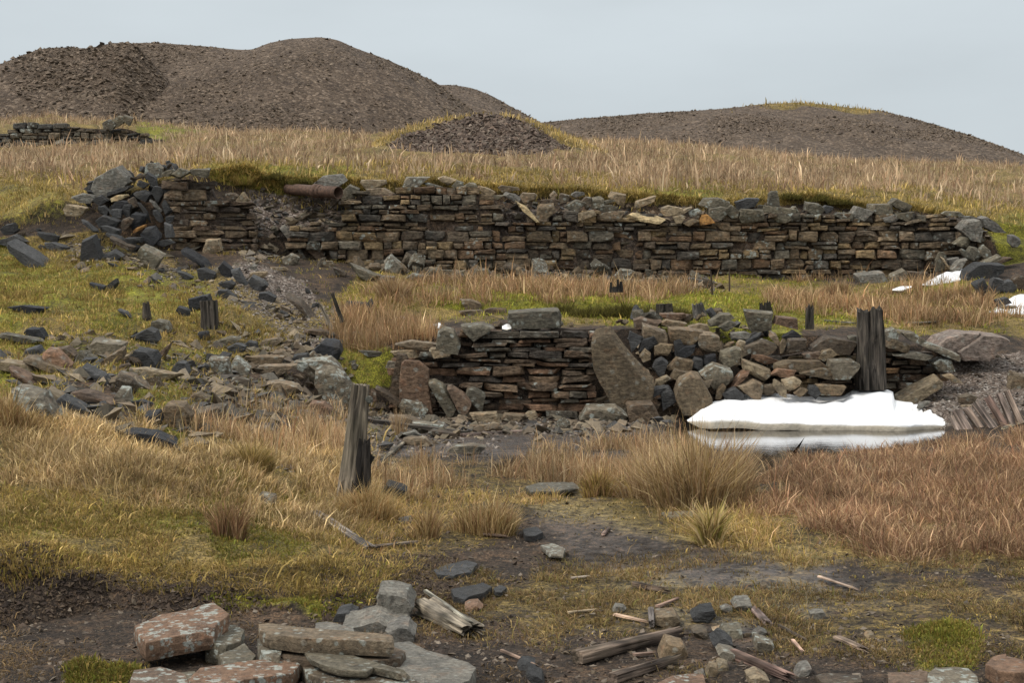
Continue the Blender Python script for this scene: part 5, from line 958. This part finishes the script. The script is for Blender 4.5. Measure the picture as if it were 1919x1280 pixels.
plank(1130,1006,1144,994,0.03,0.02,(0.18,.13,.11),'small brown wood chip on the mud left of the spiky tussock',52); plank(1460,1178,1510,1206,0.02,0.015,BRW,'thin driftwood stick right of the small lichen capped boulder',53)
plank(1486,1206,1504,1228,0.02,0.012,(0.26,.18,.14),'short pinkish stick below the thin driftwood stick',54,mat=M_WD2); plank(1570,1202,1624,1226,0.05,0.02,BRW,'rotten flat board fragment in the bottom right mud',55)
plank(700,1030,780,1020,0.05,0.02,(0.15,.12,.10),'dark board fragment at the end of the slanting grey board',56); plank(905,1006,950,1010,0.04,0.02,(0.17,.12,.09),'brown root fragment on turf right of the thin rush tuft',57)
plank(940,1225,1000,1252,0.02,0.012,(0.24,.17,.13),'pale root twig crossing the peat right of the grey boulders',58,mat=M_WD2); plank(1188,1234,1228,1230,0.03,0.015,(0.2,.14,.11),'curled bark between the longest plank and the pole',59)
plank(1065,1154,1120,1148,0.035,0.012,(0.24,.19,.13),'torn pale bark piece on the turf',60,mat=M_WD2); plank(1070,1088,1104,1084,0.03,0.01,(0.27,.23,.19),'bleached splinter in the brown grass',61,mat=M_WD2)
plank(672,790,880,816,0.10,0.05,DARKW,'long dark rail lying on wet mud behind the leaning post',62,'fallen_rail',cat='rail'); plank(676,786,760,800,0.12,0.04,(0.17,.13,.11),'bleached board beside the long dark rail',63)
plank(865,818,1050,806,0.07,0.03,(0.15,.115,.10),'thin brown lath across the wet mud before the lower wall',64); plank(1040,620,1110,624,0.10,0.05,(0.16,.13,.11),'grey board lying on the lower wall top right of the big slab',65)
plank(1545,603,1606,608,0.10,0.03,(0.3,.28,.25),'pale plank on the terrace just left of the tall post',66); plank(1700,608,1760,605,0.10,0.03,(0.26,.24,.2),'pale plank on the terrace right of the tall post',67)
plank(930,882,966,868,0.05,0.06,BLK,'black wood fragment poking from the brown rushes',68); plank(1880,806,1930,790,0.05,0.03,(0.3,.27,.2),'pale branch lying at the foot of the tilted sleepers',69)
plank(700,880,760,830,0.05,0.03,(0.15,.13,.10),'short grey branch just right of the leaning post base',70); plank(545,700,545,730,0.03,0.03,BRW,'small stake in the hollow under the low stone ledge',71)
# ------------------------------------------------------------------ rusty pipe
def pipe():
    A = np.array(P2W(570, 356, 31.75)); B = np.array(P2W(634, 361, 30.9)); ax = B - A; L = np.linalg.norm(ax); ax /= L
    u = np.cross(ax, (0, 0, 1)); u /= np.linalg.norm(u); v = np.cross(u, ax); n = 28; th = np.arange(n)/n*2*math.pi
    root = empty('rusty_pipe', A, 'rusty iron pipe poking out of the bank above the upper wall', 'pipe')
    def tube(name, prof):
        V = np.array([ax*s + u*(np.cos(th)*r)[:, None] + v*(np.sin(th)*r)[:, None] for s, r in prof]); m = len(prof)
        i = np.arange(m*n).reshape(m, n); j = np.roll(i, -1, 1)
        mesh_np(name, V.reshape(-1, 3), np.stack([i[:-1], j[:-1], j[1:], i[1:]], -1).reshape(-1, 4), None, M_IR, None, True, parent=root)
    tube('pipe_barrel', [(-0.6, 0.125), (L*0.45, 0.125), (L, 0.14), (L+0.005, 0.133), (L, 0.118), (L*0.5, 0.11), (0, 0.11)])
    tube('pipe_collar', [(L*0.30, 0.127), (L*0.31, 0.155), (L*0.40, 0.155), (L*0.42, 0.127)]); tube('pipe_collar', [(L*0.46, 0.127), (L*0.47, 0.147), (L*0.52, 0.147), (L*0.53, 0.127)])
pipe()
# ------------------------------------------------------------------ grass
def blades(name, base, h, w, az, lean, colr, rng, tip=1.12, parent=None, mat=None):
    n = len(base); az2 = rng.uniform(0, 2*math.pi, n)
    wx, wy = np.cos(az2)*w*0.5, np.sin(az2)*w*0.5
    lx, ly = np.cos(az)*lean*h, np.sin(az)*lean*h
    up = h*np.sqrt(np.clip(1 - np.minimum(lean, 0.97)**2, 0.05, 1))
    B = base; V = np.empty((n, 5, 3))
    V[:, 0] = B + np.stack([wx, wy, 0*h - 0.02], -1); V[:, 1] = B + np.stack([-wx, -wy, 0*h - 0.02], -1)
    mid = B + np.stack([lx*0.33, ly*0.33, up*0.58], -1)
    V[:, 2] = mid + np.stack([-wx*0.8, -wy*0.8, 0*h], -1); V[:, 3] = mid + np.stack([wx*0.8, wy*0.8, 0*h], -1)
    V[:, 4] = B + np.stack([lx, ly, up], -1)
    i = np.arange(n)[:, None]*5
    C = np.repeat(colr[:, None, :], 5, 1); C[:, 4] *= tip
    return mesh_np(name, V.reshape(-1, 3), i + np.array([[0, 1, 2, 3]]), i + np.array([[3, 2, 4]]), mat or M_GB, C.reshape(-1, 3), False, parent=parent)
def palcol(pal, n, rng, var=0.30):
    P = np.array(pal); c = P[rng.integers(len(P), size=n)]; c2 = P[rng.integers(len(P), size=n)]; t = rng.random((n, 1))
    return (c*t + c2*(1-t)) * rng.uniform(1-var, 1+var, (n, 1))
def layer(name, n, wgt, hmean, hvar, width, pal, lean=(0.1, 0.5), wind=None, clump=0, crad=0.06, lod=1.0, patch=None, pscale=0.8, pthr=-2, seed=1, V=None, zoff=0.0):
    rng = np.random.default_rng(seed); VV = GV3 if V is None else V
    w_ = wgt * (np.clip(10.0 / VV[..., 1], 0, 3) ** lod)
    if V is None: w_ = w_ * _VIEW
    if pthr > -2: w_ = w_ * np.clip((fbm(VV[..., 0], VV[..., 1], pscale, 3, seed+70) - pthr) * 6, 0, 1)
    f, tot = cells(VV, w_)
    if clump:
        m = max(1, n // clump); C = f(m, rng); P = np.repeat(C, clump, 0); ang = rng.uniform(0, 2*math.pi, len(P)); rr = crad*np.sqrt(rng.random(len(P)))
        P = P + np.stack([np.cos(ang)*rr, np.sin(ang)*rr, 0*rr], -1); n = len(P); az = ang + rng.normal(0, 0.5, n); hk = np.repeat(rng.uniform(0.7, 1.25, m), clump); ck = np.repeat(rng.uniform(0.8, 1.2, (m, 1)), clump, 0)
    else:
        P = f(n, rng); az = rng.uniform(0, 2*math.pi, n); hk = 1; ck = 1
    if wind is not None: az = np.where(rng.random(n) < 0.55, wind + rng.normal(0, 0.5, n), az)
    big = 0.75 + 0.5*np.clip(fbm(P[:, 0], P[:, 1], 1.1, 2, seed+9) + 0.5, 0, 1)
    h = np.clip(rng.normal(hmean, hvar, n), hmean*0.3, hmean*2) * hk * big
    tone = (1 + 0.55*fbm(P[:, 0], P[:, 1], 0.9, 3, seed+20) + 0.35*fbm(P[:, 0], P[:, 1], 0.22, 2, seed+21))[:, None]
    c = palcol(pal, n, rng) * ck * tone
    P[:, 2] += zoff; ln = rng.uniform(*lean, n); wd = width * rng.uniform(0.6, 1.3, n)
    flat = rng.random(n) < 0.36; ln = np.where(flat, rng.uniform(0.85, 1.25, n), ln)
    bold = rng.random(n) < 0.10; wd = np.where(bold, wd*1.9, wd); h = np.where(bold, h*1.3, h); c = np.where(bold[:, None], c*1.35, c)
    o = blades(name, P, h, wd, az, ln, c, rng)
    return tag(o, kind='stuff')
TAN = [(0.44,.32,.18),(0.34,.22,.12),(0.56,.43,.26),(0.24,.15,.085),(0.40,.28,.16)]
STRAW = [(0.47,.34,.16),(0.60,.46,.24),(0.33,.22,.09),(0.20,.145,.05)]
OCH = [(0.40,.28,.085),(0.26,.195,.05),(0.48,.345,.13),(0.18,.14,.04)]
GRN = [(0.20,.23,.03),(0.27,.285,.04),(0.14,.155,.02),(0.30,.26,.055)]
RED = [(0.25,.13,.075),(0.35,.20,.115),(0.16,.08,.05),(0.48,.32,.19),(0.22,.14,.06)]
RUSH = [(0.33,.19,.10),(0.46,.31,.17),(0.22,.12,.065),(0.17,.13,.045)]
TANM = [(0.40,.29,.18),(0.32,.215,.13),(0.48,.37,.24),(0.27,.17,.105),(0.37,.26,.16)]
moorw = sel(box(-3000, -100, 5000, 420), 4, (16.8, 20.9), 0.3)
front_moor = np.clip((GV - np.interp(GPX, [0, 500, 700, 1300, 1700], [17.0, 16.5, 16.25, 16.3, 16.7])) * 1.5, 0, 1) * (GV < 20.9) * (1 - 0.97*sel([(700,262),(1090,268),(1095,294),(690,296)], 5, (17.5, 21), 0.6)) * (1 - 0.97*sel([(-300,240),(268,240),(315,262),(310,276),(-300,280)], 4, (18, 21), 0.5)) * (0.15 + np.clip(fbm(GX, GY, 4.0, 3, 77)*2.2 + 0.75, 0, 1))
thin = np.interp(GPX, [0, 1400, 1700, 1919], [1, 1, .8, .7])
layer('moor_grass', 120000, front_moor * thin, 0.27, 0.10, 0.026, TANM, (0.05, 0.75), None, lod=0.9, clump=8, crad=0.22, seed=11)
layer('moor_turf', 60000, ((GV > 14.9) & (GV < 17.8)).astype(float), 0.10, 0.05, 0.016, OCH + STRAW[:1] + [(0.22,.19,.045)], (0.2, 0.8), lod=1, clump=6, crad=0.1, seed=12)
layer('hanging_turf', 12000, ((GV > 15.55) & (GV < 16.1) & (GPX > 395) & (GPX < 1860)).astype(float), 0.14, 0.05, 0.018, OCH + [(0.14,.115,.035)], (0.6, 1.2), -1.57, lod=1, seed=13)
leftw = np.clip((760 - GPX)/60, 0, 1) * ((GV > 5.2) & (GV < 15)) * (1 - np.clip(grav*2, 0, 1))
layer('slope_turf', 90000, leftw * (straw*1.3 + moss + 0.10), 0.055, 0.025, 0.011, OCH + [(0.23,.235,.04),(0.36,.24,.10),(0.17,.17,.03)], (0.3, 1.0), clump=6, crad=0.07, lod=1.2, seed=14, pthr=-0.35)
terr = ((GV > 9.2) & (GV < 12.5) & (GPX > 600)).astype(float)
layer('terrace_turf', 45000, terr * (moss*1.2 + straw*0.7), 0.06, 0.025, 0.013, GRN + OCH[:2], (0.3, 0.9), clump=6, crad=0.08, lod=1, seed=15)
layer('wall_foot_rushes', 15000, sel([(690,528),(930,532),(1180,534),(1330,538),(1200,566),(940,568),(700,572)], 6, (9.6, 12.6)), 0.20, 0.08, 0.012, RUSH + TAN[:2], (0.1, 0.8), clump=14, crad=0.12, lod=0.5, seed=16, pthr=-0.05, pscale=1.4)
layer('wall_foot_rushes', 15000, sel([(1430,528),(1540,526),(1720,528),(1850,560),(1919,600),(1640,610),(1450,575)], 8, (9.8, 13.1)), 0.20, 0.08, 0.012, RUSH + TAN[:2], (0.1, 0.8), clump=14, crad=0.12, lod=0.5, seed=17, pthr=-0.02, pscale=1.4)
layer('gully_rushes', 7000, sel([(625,640),(640,600),(720,598),(800,615),(830,640),(790,650),(680,655)], 5, (8.9, 12.4)), 0.24, 0.08, 0.009, RUSH + TAN[:2], (0.1, 0.5), clump=14, crad=0.10, lod=0.5, seed=18)
layer('straw_grass', 95000, sel([(-900,742),(150,775),(330,812),(420,830),(620,850),(680,935),(560,985),(330,945),(-900,930)], 22, (3.2, 6.3)), 0.075, 0.035, 0.0055, STRAW + TAN[:2] + [(0.16,.11,.05)], (0.3, 1.1), None, clump=12, crad=0.11, lod=1.4, seed=19, pthr=-0.2, pscale=0.5)
layer('matted_grass', 60000, sel([(-900,880),(300,905),(620,940),(760,1060),(700,1095),(300,1085),(-900,1050)], 22, (2.4, 5)), 0.030, 0.018, 0.0048, STRAW[2:] + OCH + [(0.20,.19,.035),(0.14,.09,.04),(0.30,.19,.08)], (0.5, 1.15), clump=8, crad=0.05, lod=1.4, seed=20, pthr=-0.10, pscale=0.45)
layer('pond_side_rushes', 17000, sel([(690,880),(860,868),(1050,850),(1250,835),(1300,850),(1290,960),(1060,935),(900,930),(760,940),(690,910)], 10, (3.6, 6.3)), 0.13, 0.07, 0.0055, RUSH + TAN[:3], (0.05, 0.75), clump=22, crad=0.09, lod=1, seed=21, pthr=-0.02, pscale=0.9)
layer('left_rushes', 7000, sel([(260,800),(430,780),(640,800),(650,860),(480,870),(300,850)], 14, (4, 7)), 0.15, 0.07, 0.006, RUSH + TAN[:3], (0.1, 0.55), clump=18, crad=0.10, lod=1, seed=22, pthr=-0.1, pscale=0.9)
layer('red_moor_grass', 120000, sel([(1480,890),(1500,868),(1560,858),(1700,842),(1800,836),(1919,822),(2600,800),(2600,1055),(1700,1045),(1540,1010),(1420,965),(1400,925)], 16, (2.9, 6.4)), 0.10, 0.05, 0.0056, RED + TAN[:2] + [(0.14,.08,.05)], (0.3, 1.05), None, clump=12, crad=0.11, lod=1.3, seed=23, pthr=-0.22, pscale=0.5)
layer('fringe_grass', 16000, sel([(620,935),(1000,925),(1420,950),(1500,1060),(1300,1010),(1050,960),(980,1010),(800,1030),(640,1020)], 16, (2.9, 5)), 0.06, 0.03, 0.0048, OCH + RUSH[:2], (0.4, 1.1), clump=12, crad=0.06, lod=1.2, seed=24, pthr=0.03)
layer('dead_ground_grass', 60000, sel([(700,1070),(1300,1070),(2600,1040),(2600,1280),(1350,1280),(1200,1190),(820,1180)], 30, (0.4, 4)), 0.035, 0.018, 0.0040, [(0.22,.15,.06),(0.15,.09,.045),(0.27,.19,.085),(0.10,.065,.03),(0.13,.12,.035)], (0.6, 1.15), clump=9, crad=0.05, lod=1.1, seed=25, pthr=-0.04, pscale=0.35)
layer('moss_tufts', 26000, np.clip(moss*1.2 - 0.2, 0, 1) * (GV < 5), 0.016, 0.008, 0.006, [(0.13,.125,.025),(0.19,.16,.03),(0.16,.17,.03),(0.22,.15,.04)], (0.2, 0.9), clump=8, crad=0.03, lod=1.2, seed=26)
layer('short_turf', 80000, np.clip(straw + moss, 0, 1) * ((GV > 0.3) & (GV < 5.4)), 0.016, 0.008, 0.0055, OCH + [(0.13,.10,.03),(0.16,.15,.03),(0.30,.19,.08),(0.09,.065,.03)], (0.4, 1.2), clump=7, crad=0.035, lod=1.2, seed=55, pthr=-0.3, pscale=0.12)
layer('slope_tufts', 26000, leftw * (straw + moss + 0.15) * (GV < 14), 0.085, 0.035, 0.010, OCH + STRAW[2:] + [(0.12,.10,.03),(0.20,.12,.05)], (0.3, 1.1), clump=36, crad=0.16, lod=0.8, seed=56, pthr=-0.1, pscale=1.2)
V5, C5, *_ = H5
layer('mound_turf', 9000, C5[..., 1], 0.16, 0.06, 0.03, OCH + STRAW[:3], (0.1, 0.7), V=V5, lod=0, seed=27)
V4, C4, *_ = H4
layer('heap_turf', 2500, C4[..., 1], 0.25, 0.08, 0.06, OCH + STRAW[2:], (0.1, 0.7), V=V4, lod=0, seed=28)
layer('peat_litter_grass', 9000, sel([(-300,1120),(420,1130),(900,1100),(1000,1280),(-300,1280)], 30, (0.4, 2.6)), 0.03, 0.015, 0.004, [(0.2,.13,.06),(0.12,.08,.04)], (0.8, 1.2), clump=5, crad=0.05, seed=29, pthr=0.0, pscale=0.3)
def tussock(px, py, rad, h, n, pal, label, wid=0.006, lean=(0.15, 0.85), seed=0, Y=None):
    rng = np.random.default_rng(900 + seed); X, Y, Z = ground_at(px, py)
    Z = ground_z(X, Y); root_o = (X, Y, Z - 0.01)
    a = rng.uniform(0, 2*math.pi, n); r = np.sqrt(rng.random(n)); P = np.stack([np.cos(a)*r*rad, np.sin(a)*r*rad*0.8, 0*r], -1)
    m = max(3, n//110); k = rng.integers(m, size=n); ca, cr = rng.uniform(0, 2*math.pi, m), np.sqrt(rng.random(m))*0.85
    P = 0.35*P + np.stack([np.cos(ca[k])*cr[k]*rad*0.8, np.sin(ca[k])*cr[k]*rad*0.65, 0*r], -1); r = np.hypot(P[:, 0], P[:, 1]/0.8)/rad
    a = np.where(rng.random(n) < 0.55, np.arctan2(P[:, 1], P[:, 0]), a)
    hh = np.clip(rng.normal(h, h*0.30, n), h*0.25, h*1.6) * (1 - 0.35*r) * rng.uniform(0.65, 1.15, m)[k]
    le = np.clip(lean[0] + (lean[1]-lean[0])*r*rng.uniform(0.6, 1.1, m)[k] + rng.normal(0, 0.16, n), 0.02, 0.97)
    o = blades('grass_tussock', P, hh, wid*rng.uniform(0.6, 1.4, n), a + rng.normal(0, 0.45, n), le, palcol(pal, n, rng), rng)
    o.location = root_o
    return tag(o, label, 'grass tussock', None, 'thing')
tussock(1300, 945, 0.42, 0.58, 1700, STRAW + TAN + [(0.16,.11,.05)], 'biggest straw coloured grass tussock, standing at the near edge of the pond', wid=0.0085, lean=(0.1, 0.9), seed=1)
tussock(1220, 930, 0.30, 0.46, 1100, TAN + OCH[:1], 'tall pale tussock merging into the left flank of the biggest tussock', seed=2)
tussock(1375, 925, 0.22, 0.44, 800, TAN + RUSH, 'tussock leaning right beside the dark gap of open water', seed=3)
tussock(1335, 1022, 0.08, 0.34, 380, STRAW + [(0.40,.33,.10),(0.28,.25,.07)], 'small spiky yellow tussock alone on the black mud', wid=0.014, lean=(0.3, 0.97), seed=4)
tussock(690, 968, 0.22, 0.24, 2200, STRAW + [(0.40,.22,.10)], 'rounded ginger tussock hugging the foot of the leaning post', wid=0.004, lean=(0.3, 0.97), seed=5)
tussock(905, 1000, 0.28, 0.26, 1500, RUSH + STRAW, 'broad brown rush tussock between the leaning post and the spiky tussock', seed=6)
tussock(800, 1010, 0.12, 0.20, 500, RUSH + STRAW, 'thin rush tuft with bare stems left of the broad brown tussock', seed=7)
tussock(430, 1010, 0.10, 0.26, 520, RUSH + [(0.15,.08,.05)], 'dark reddish rush tuft leaning in the left hand matted grass', lean=(0.2, 0.7), seed=8)
tussock(1120, 930, 0.16, 0.22, 800, RUSH + OCH, 'low green brown tussock beside the flat grey plank', seed=9)
tussock(470, 880, 0.22, 0.20, 2200, OCH + STRAW + [(0.10,.08,.03)], 'dome shaped mossy hummock of old grass left of the leaning post', wid=0.005, lean=(0.4, 0.97), seed=10)
tussock(1690, 800, 0.25, 0.16, 700, STRAW + OCH, 'short yellow tuft growing at the right hand corner of the pond', seed=11)
tussock(1655, 785, 0.01, 0.15, 12, RUSH, 'wiry dead twig standing in front of the large snow drift', wid=0.004, seed=12)
tussock(20, 800, 0.22, 0.3, 700, RUSH + STRAW, 'reddish rush clump at the left edge of the photo', seed=13)
tussock(640, 900, 0.10, 0.18, 400, STRAW, 'short straw tuft tucked against the left side of the leaning post', seed=14)
tussock(590, 845, 0.10, 0.36, 160, TAN, 'few tall pale bents rising left of the leaning post top', wid=0.005, lean=(0.05, 0.3), seed=15)
tussock(745, 815, 0.10, 0.40, 160, TAN, 'few tall pale bents just right of the leaning post', wid=0.005, lean=(0.05, 0.4), seed=16)
tussock(740, 558, 0.35, 0.42, 900, RUSH + TAN, 'largest russet rush clump in front of the upper wall, left of the stone rubble', wid=0.012, seed=17)
tussock(1570, 560, 0.4, 0.42, 900, RUSH + TAN, 'tall russet rush clump before the right half of the upper wall', wid=0.012, seed=18)
tussock(465, 345, 0.35, 0.30, 900, OCH + GRN[:1], 'round dark heathery bush on the turf edge right of the wall stub', wid=0.014, lean=(0.3, 0.97), seed=19)
# ------------------------------------------------------------------ gravel and crumbs
OCT = np.array([(1,0,0),(0,1,0),(-1,0,0),(0,-1,0),(0,0,1),(0,0,-1)], float); OF = np.array([(0,1,4),(1,2,4),(2,3,4),(3,0,4),(1,0,5),(2,1,5),(3,2,5),(0,3,5)])
def gravel(name, n, wgt, s0, s1, pal, V=None, seed=0, lod=1.0, flat=0.6, view=True):
    rng = np.random.default_rng(seed); VV = GV3 if V is None else V
    w_ = wgt * np.clip(10.0/VV[..., 1], 0, 3)**lod
    if V is None: w_ = w_ * _VIEW
    P = cells(VV, w_)[0](n, rng)
    s = s0 * (s1/s0)**(rng.random(n)**2.5)
    A = OCT[None] * rng.uniform(0.5, 1.2, (n, 6, 1)) + rng.normal(0, 0.18, (n, 6, 3)); A *= np.array([1, 1, flat]) * s[:, None, None]
    a = rng.uniform(0, 2*math.pi, n); ca, sa = np.cos(a)[:, None], np.sin(a)[:, None]
    X, Y = A[..., 0]*ca - A[..., 1]*sa, A[..., 0]*sa + A[..., 1]*ca
    Z = A[..., 2] + X*rng.normal(0, 0.35, (n, 1)) + Y*rng.normal(0, 0.35, (n, 1))
    Q = np.stack([X, Y, Z], -1) + P[:, None, :]
    C = np.repeat(palcol(pal, n, rng, 0.35)[:, None], 6, 1)
    o = mesh_np(name, Q.reshape(-1, 3), None, (np.arange(n)[:, None, None]*6 + OF[None]).reshape(-1, 3), M_GV, C.reshape(-1, 3))
    return tag(o, kind='stuff')
SCR = [(0.09,.066,.045),(0.12,.09,.063),(0.07,.052,.037),(0.17,.13,.095)]
for H, n, s in ((H1, 16000, 31), (H2, 20000, 32), (H3, 4000, 33), (H4, 16000, 34)):
    Vh, Ch = H[0], H[1]; m = (H[4] < 1.08) * np.ones(Vh.shape[:2]) * Ch[..., 2]
    coarse = np.clip(fbm(Vh[..., 0], Vh[..., 1], 9, 3, s) * 2 + 0.45, 0.04, 1)
    gravel('scree', n, m*coarse, 0.05, 0.18 if s != 31 else 0.24, SCR, Vh, s, 0, 0.7)
gravel('mound_stones', 15000, (H5[4] < 1.05) * np.ones(V5.shape[:2]) * C5[..., 2], 0.03, 0.16, [(0.10,.072,.054),(0.062,.044,.034),(0.15,.118,.09),(0.13,.09,.066)], V5, 35, 0, 0.7)
gravel('ramp_gravel', 26000, grav * (GV < 14.5), 0.010, 0.05, [(0.14,.11,.085),(0.09,.07,.055),(0.21,.175,.145),(0.28,.25,.22),(0.07,.058,.05)], None, 36, 0.8)
bare = np.clip(1 - straw - moss - grav*0.3, 0, 1) * (1 - 0.85*np.clip(wet*1.3, 0, 1))
gravel('peat_crumbs', 45000, bare * ((GV > 0.3) & (GV < 4.8)), 0.004, 0.026, [(0.04,.03,.024),(0.07,.05,.036),(0.10,.075,.05),(0.16,.13,.10)], None, 37, 1.0)
gravel('small_rubble', 9500, np.clip(sel([(640,478),(760,500),(1320,528),(1340,545),(900,520),(720,505)], 8, (10.8, 13)) + 0.5*sel([(1120,640),(1440,620),(1450,760),(1200,770)], 8, (7.6, 9.5)) + 0.6*sel([(480,360),(640,360),(640,400),(560,480),(450,500)], 8, (11, 16)) + 0.5*((GV > 13.2) & (GV < 15.2) & (GPX > 500) & (GPX < 1850)) + 0.8*sel([(0,640),(600,620),(640,760),(300,840),(0,760)], 20, (4.8, 9.5)) * (1-0.75*np.clip(moss+straw*0.6, 0, 1)) + 0.9*sel([(470,370),(600,380),(640,420),(560,480),(470,480)], 8, (12.2, 16)) + 0.5*sel([(640,770),(1260,780),(1200,812),(700,830)], 8, (4.6, 8.4)) + 0.5*sel([(100,430),(330,500),(560,600),(400,560),(140,500)], 14, (8, 14)), 0, 1), 0.03, 0.17, [(0.14,.105,.07),(0.10,.085,.06),(0.06,.058,.056),(0.19,.15,.10)], None, 38, 0.3)
# the peat scarp gets loose fibrous crumbs
gravel('peat_clods', 26000, (((GV > 2.0) & (GV < 3.15)) * np.clip((520-GPX)/80, 0, 1) + ((GV > 1.9) & (GV < 3.3) & (GPX > 600) & (GPX < 860)) * 0.8), 0.004, 0.022, [(0.035,.024,.018),(0.055,.038,.027),(0.08,.056,.036)], None, 39, 0.2, 0.8)

layer('bank_fringe', 9000, ((GV > 2.85) & (GV < 3.25)) * np.clip((680-GPX)/60, 0, 1), 0.07, 0.03, 0.0055, STRAW[2:] + OCH + [(0.12,.08,.035)], (0.6, 1.3), -1.57, clump=8, crad=0.04, lod=0, seed=61)
for i, (x, y) in enumerate([(1060,588),(1112,592),(1168,590),(1214,594),(1268,594)]):
    o = tussock(x, y, 0.42, 0.20, 1100, [(0.10,.085,.025),(0.16,.14,.03),(0.07,.06,.02)], 'dark olive heathery hummock along the front edge of the green terrace', wid=0.014, lean=(0.3, 0.97), seed=70+i); o['group'] = 'hummocks along the terrace edge'
for i, (x, y) in enumerate([(520,335),(560,345),(1475,372),(1530,376),(1570,382)]):
    o = tussock(x, y, 0.40, 0.16, 900, [(0.10,.085,.025),(0.20,.17,.04),(0.07,.06,.02)], 'dark heather clump on the turf edge above the upper wall', wid=0.016, lean=(0.3, 0.97), seed=80+i); o['group'] = 'heather clumps above the upper wall'
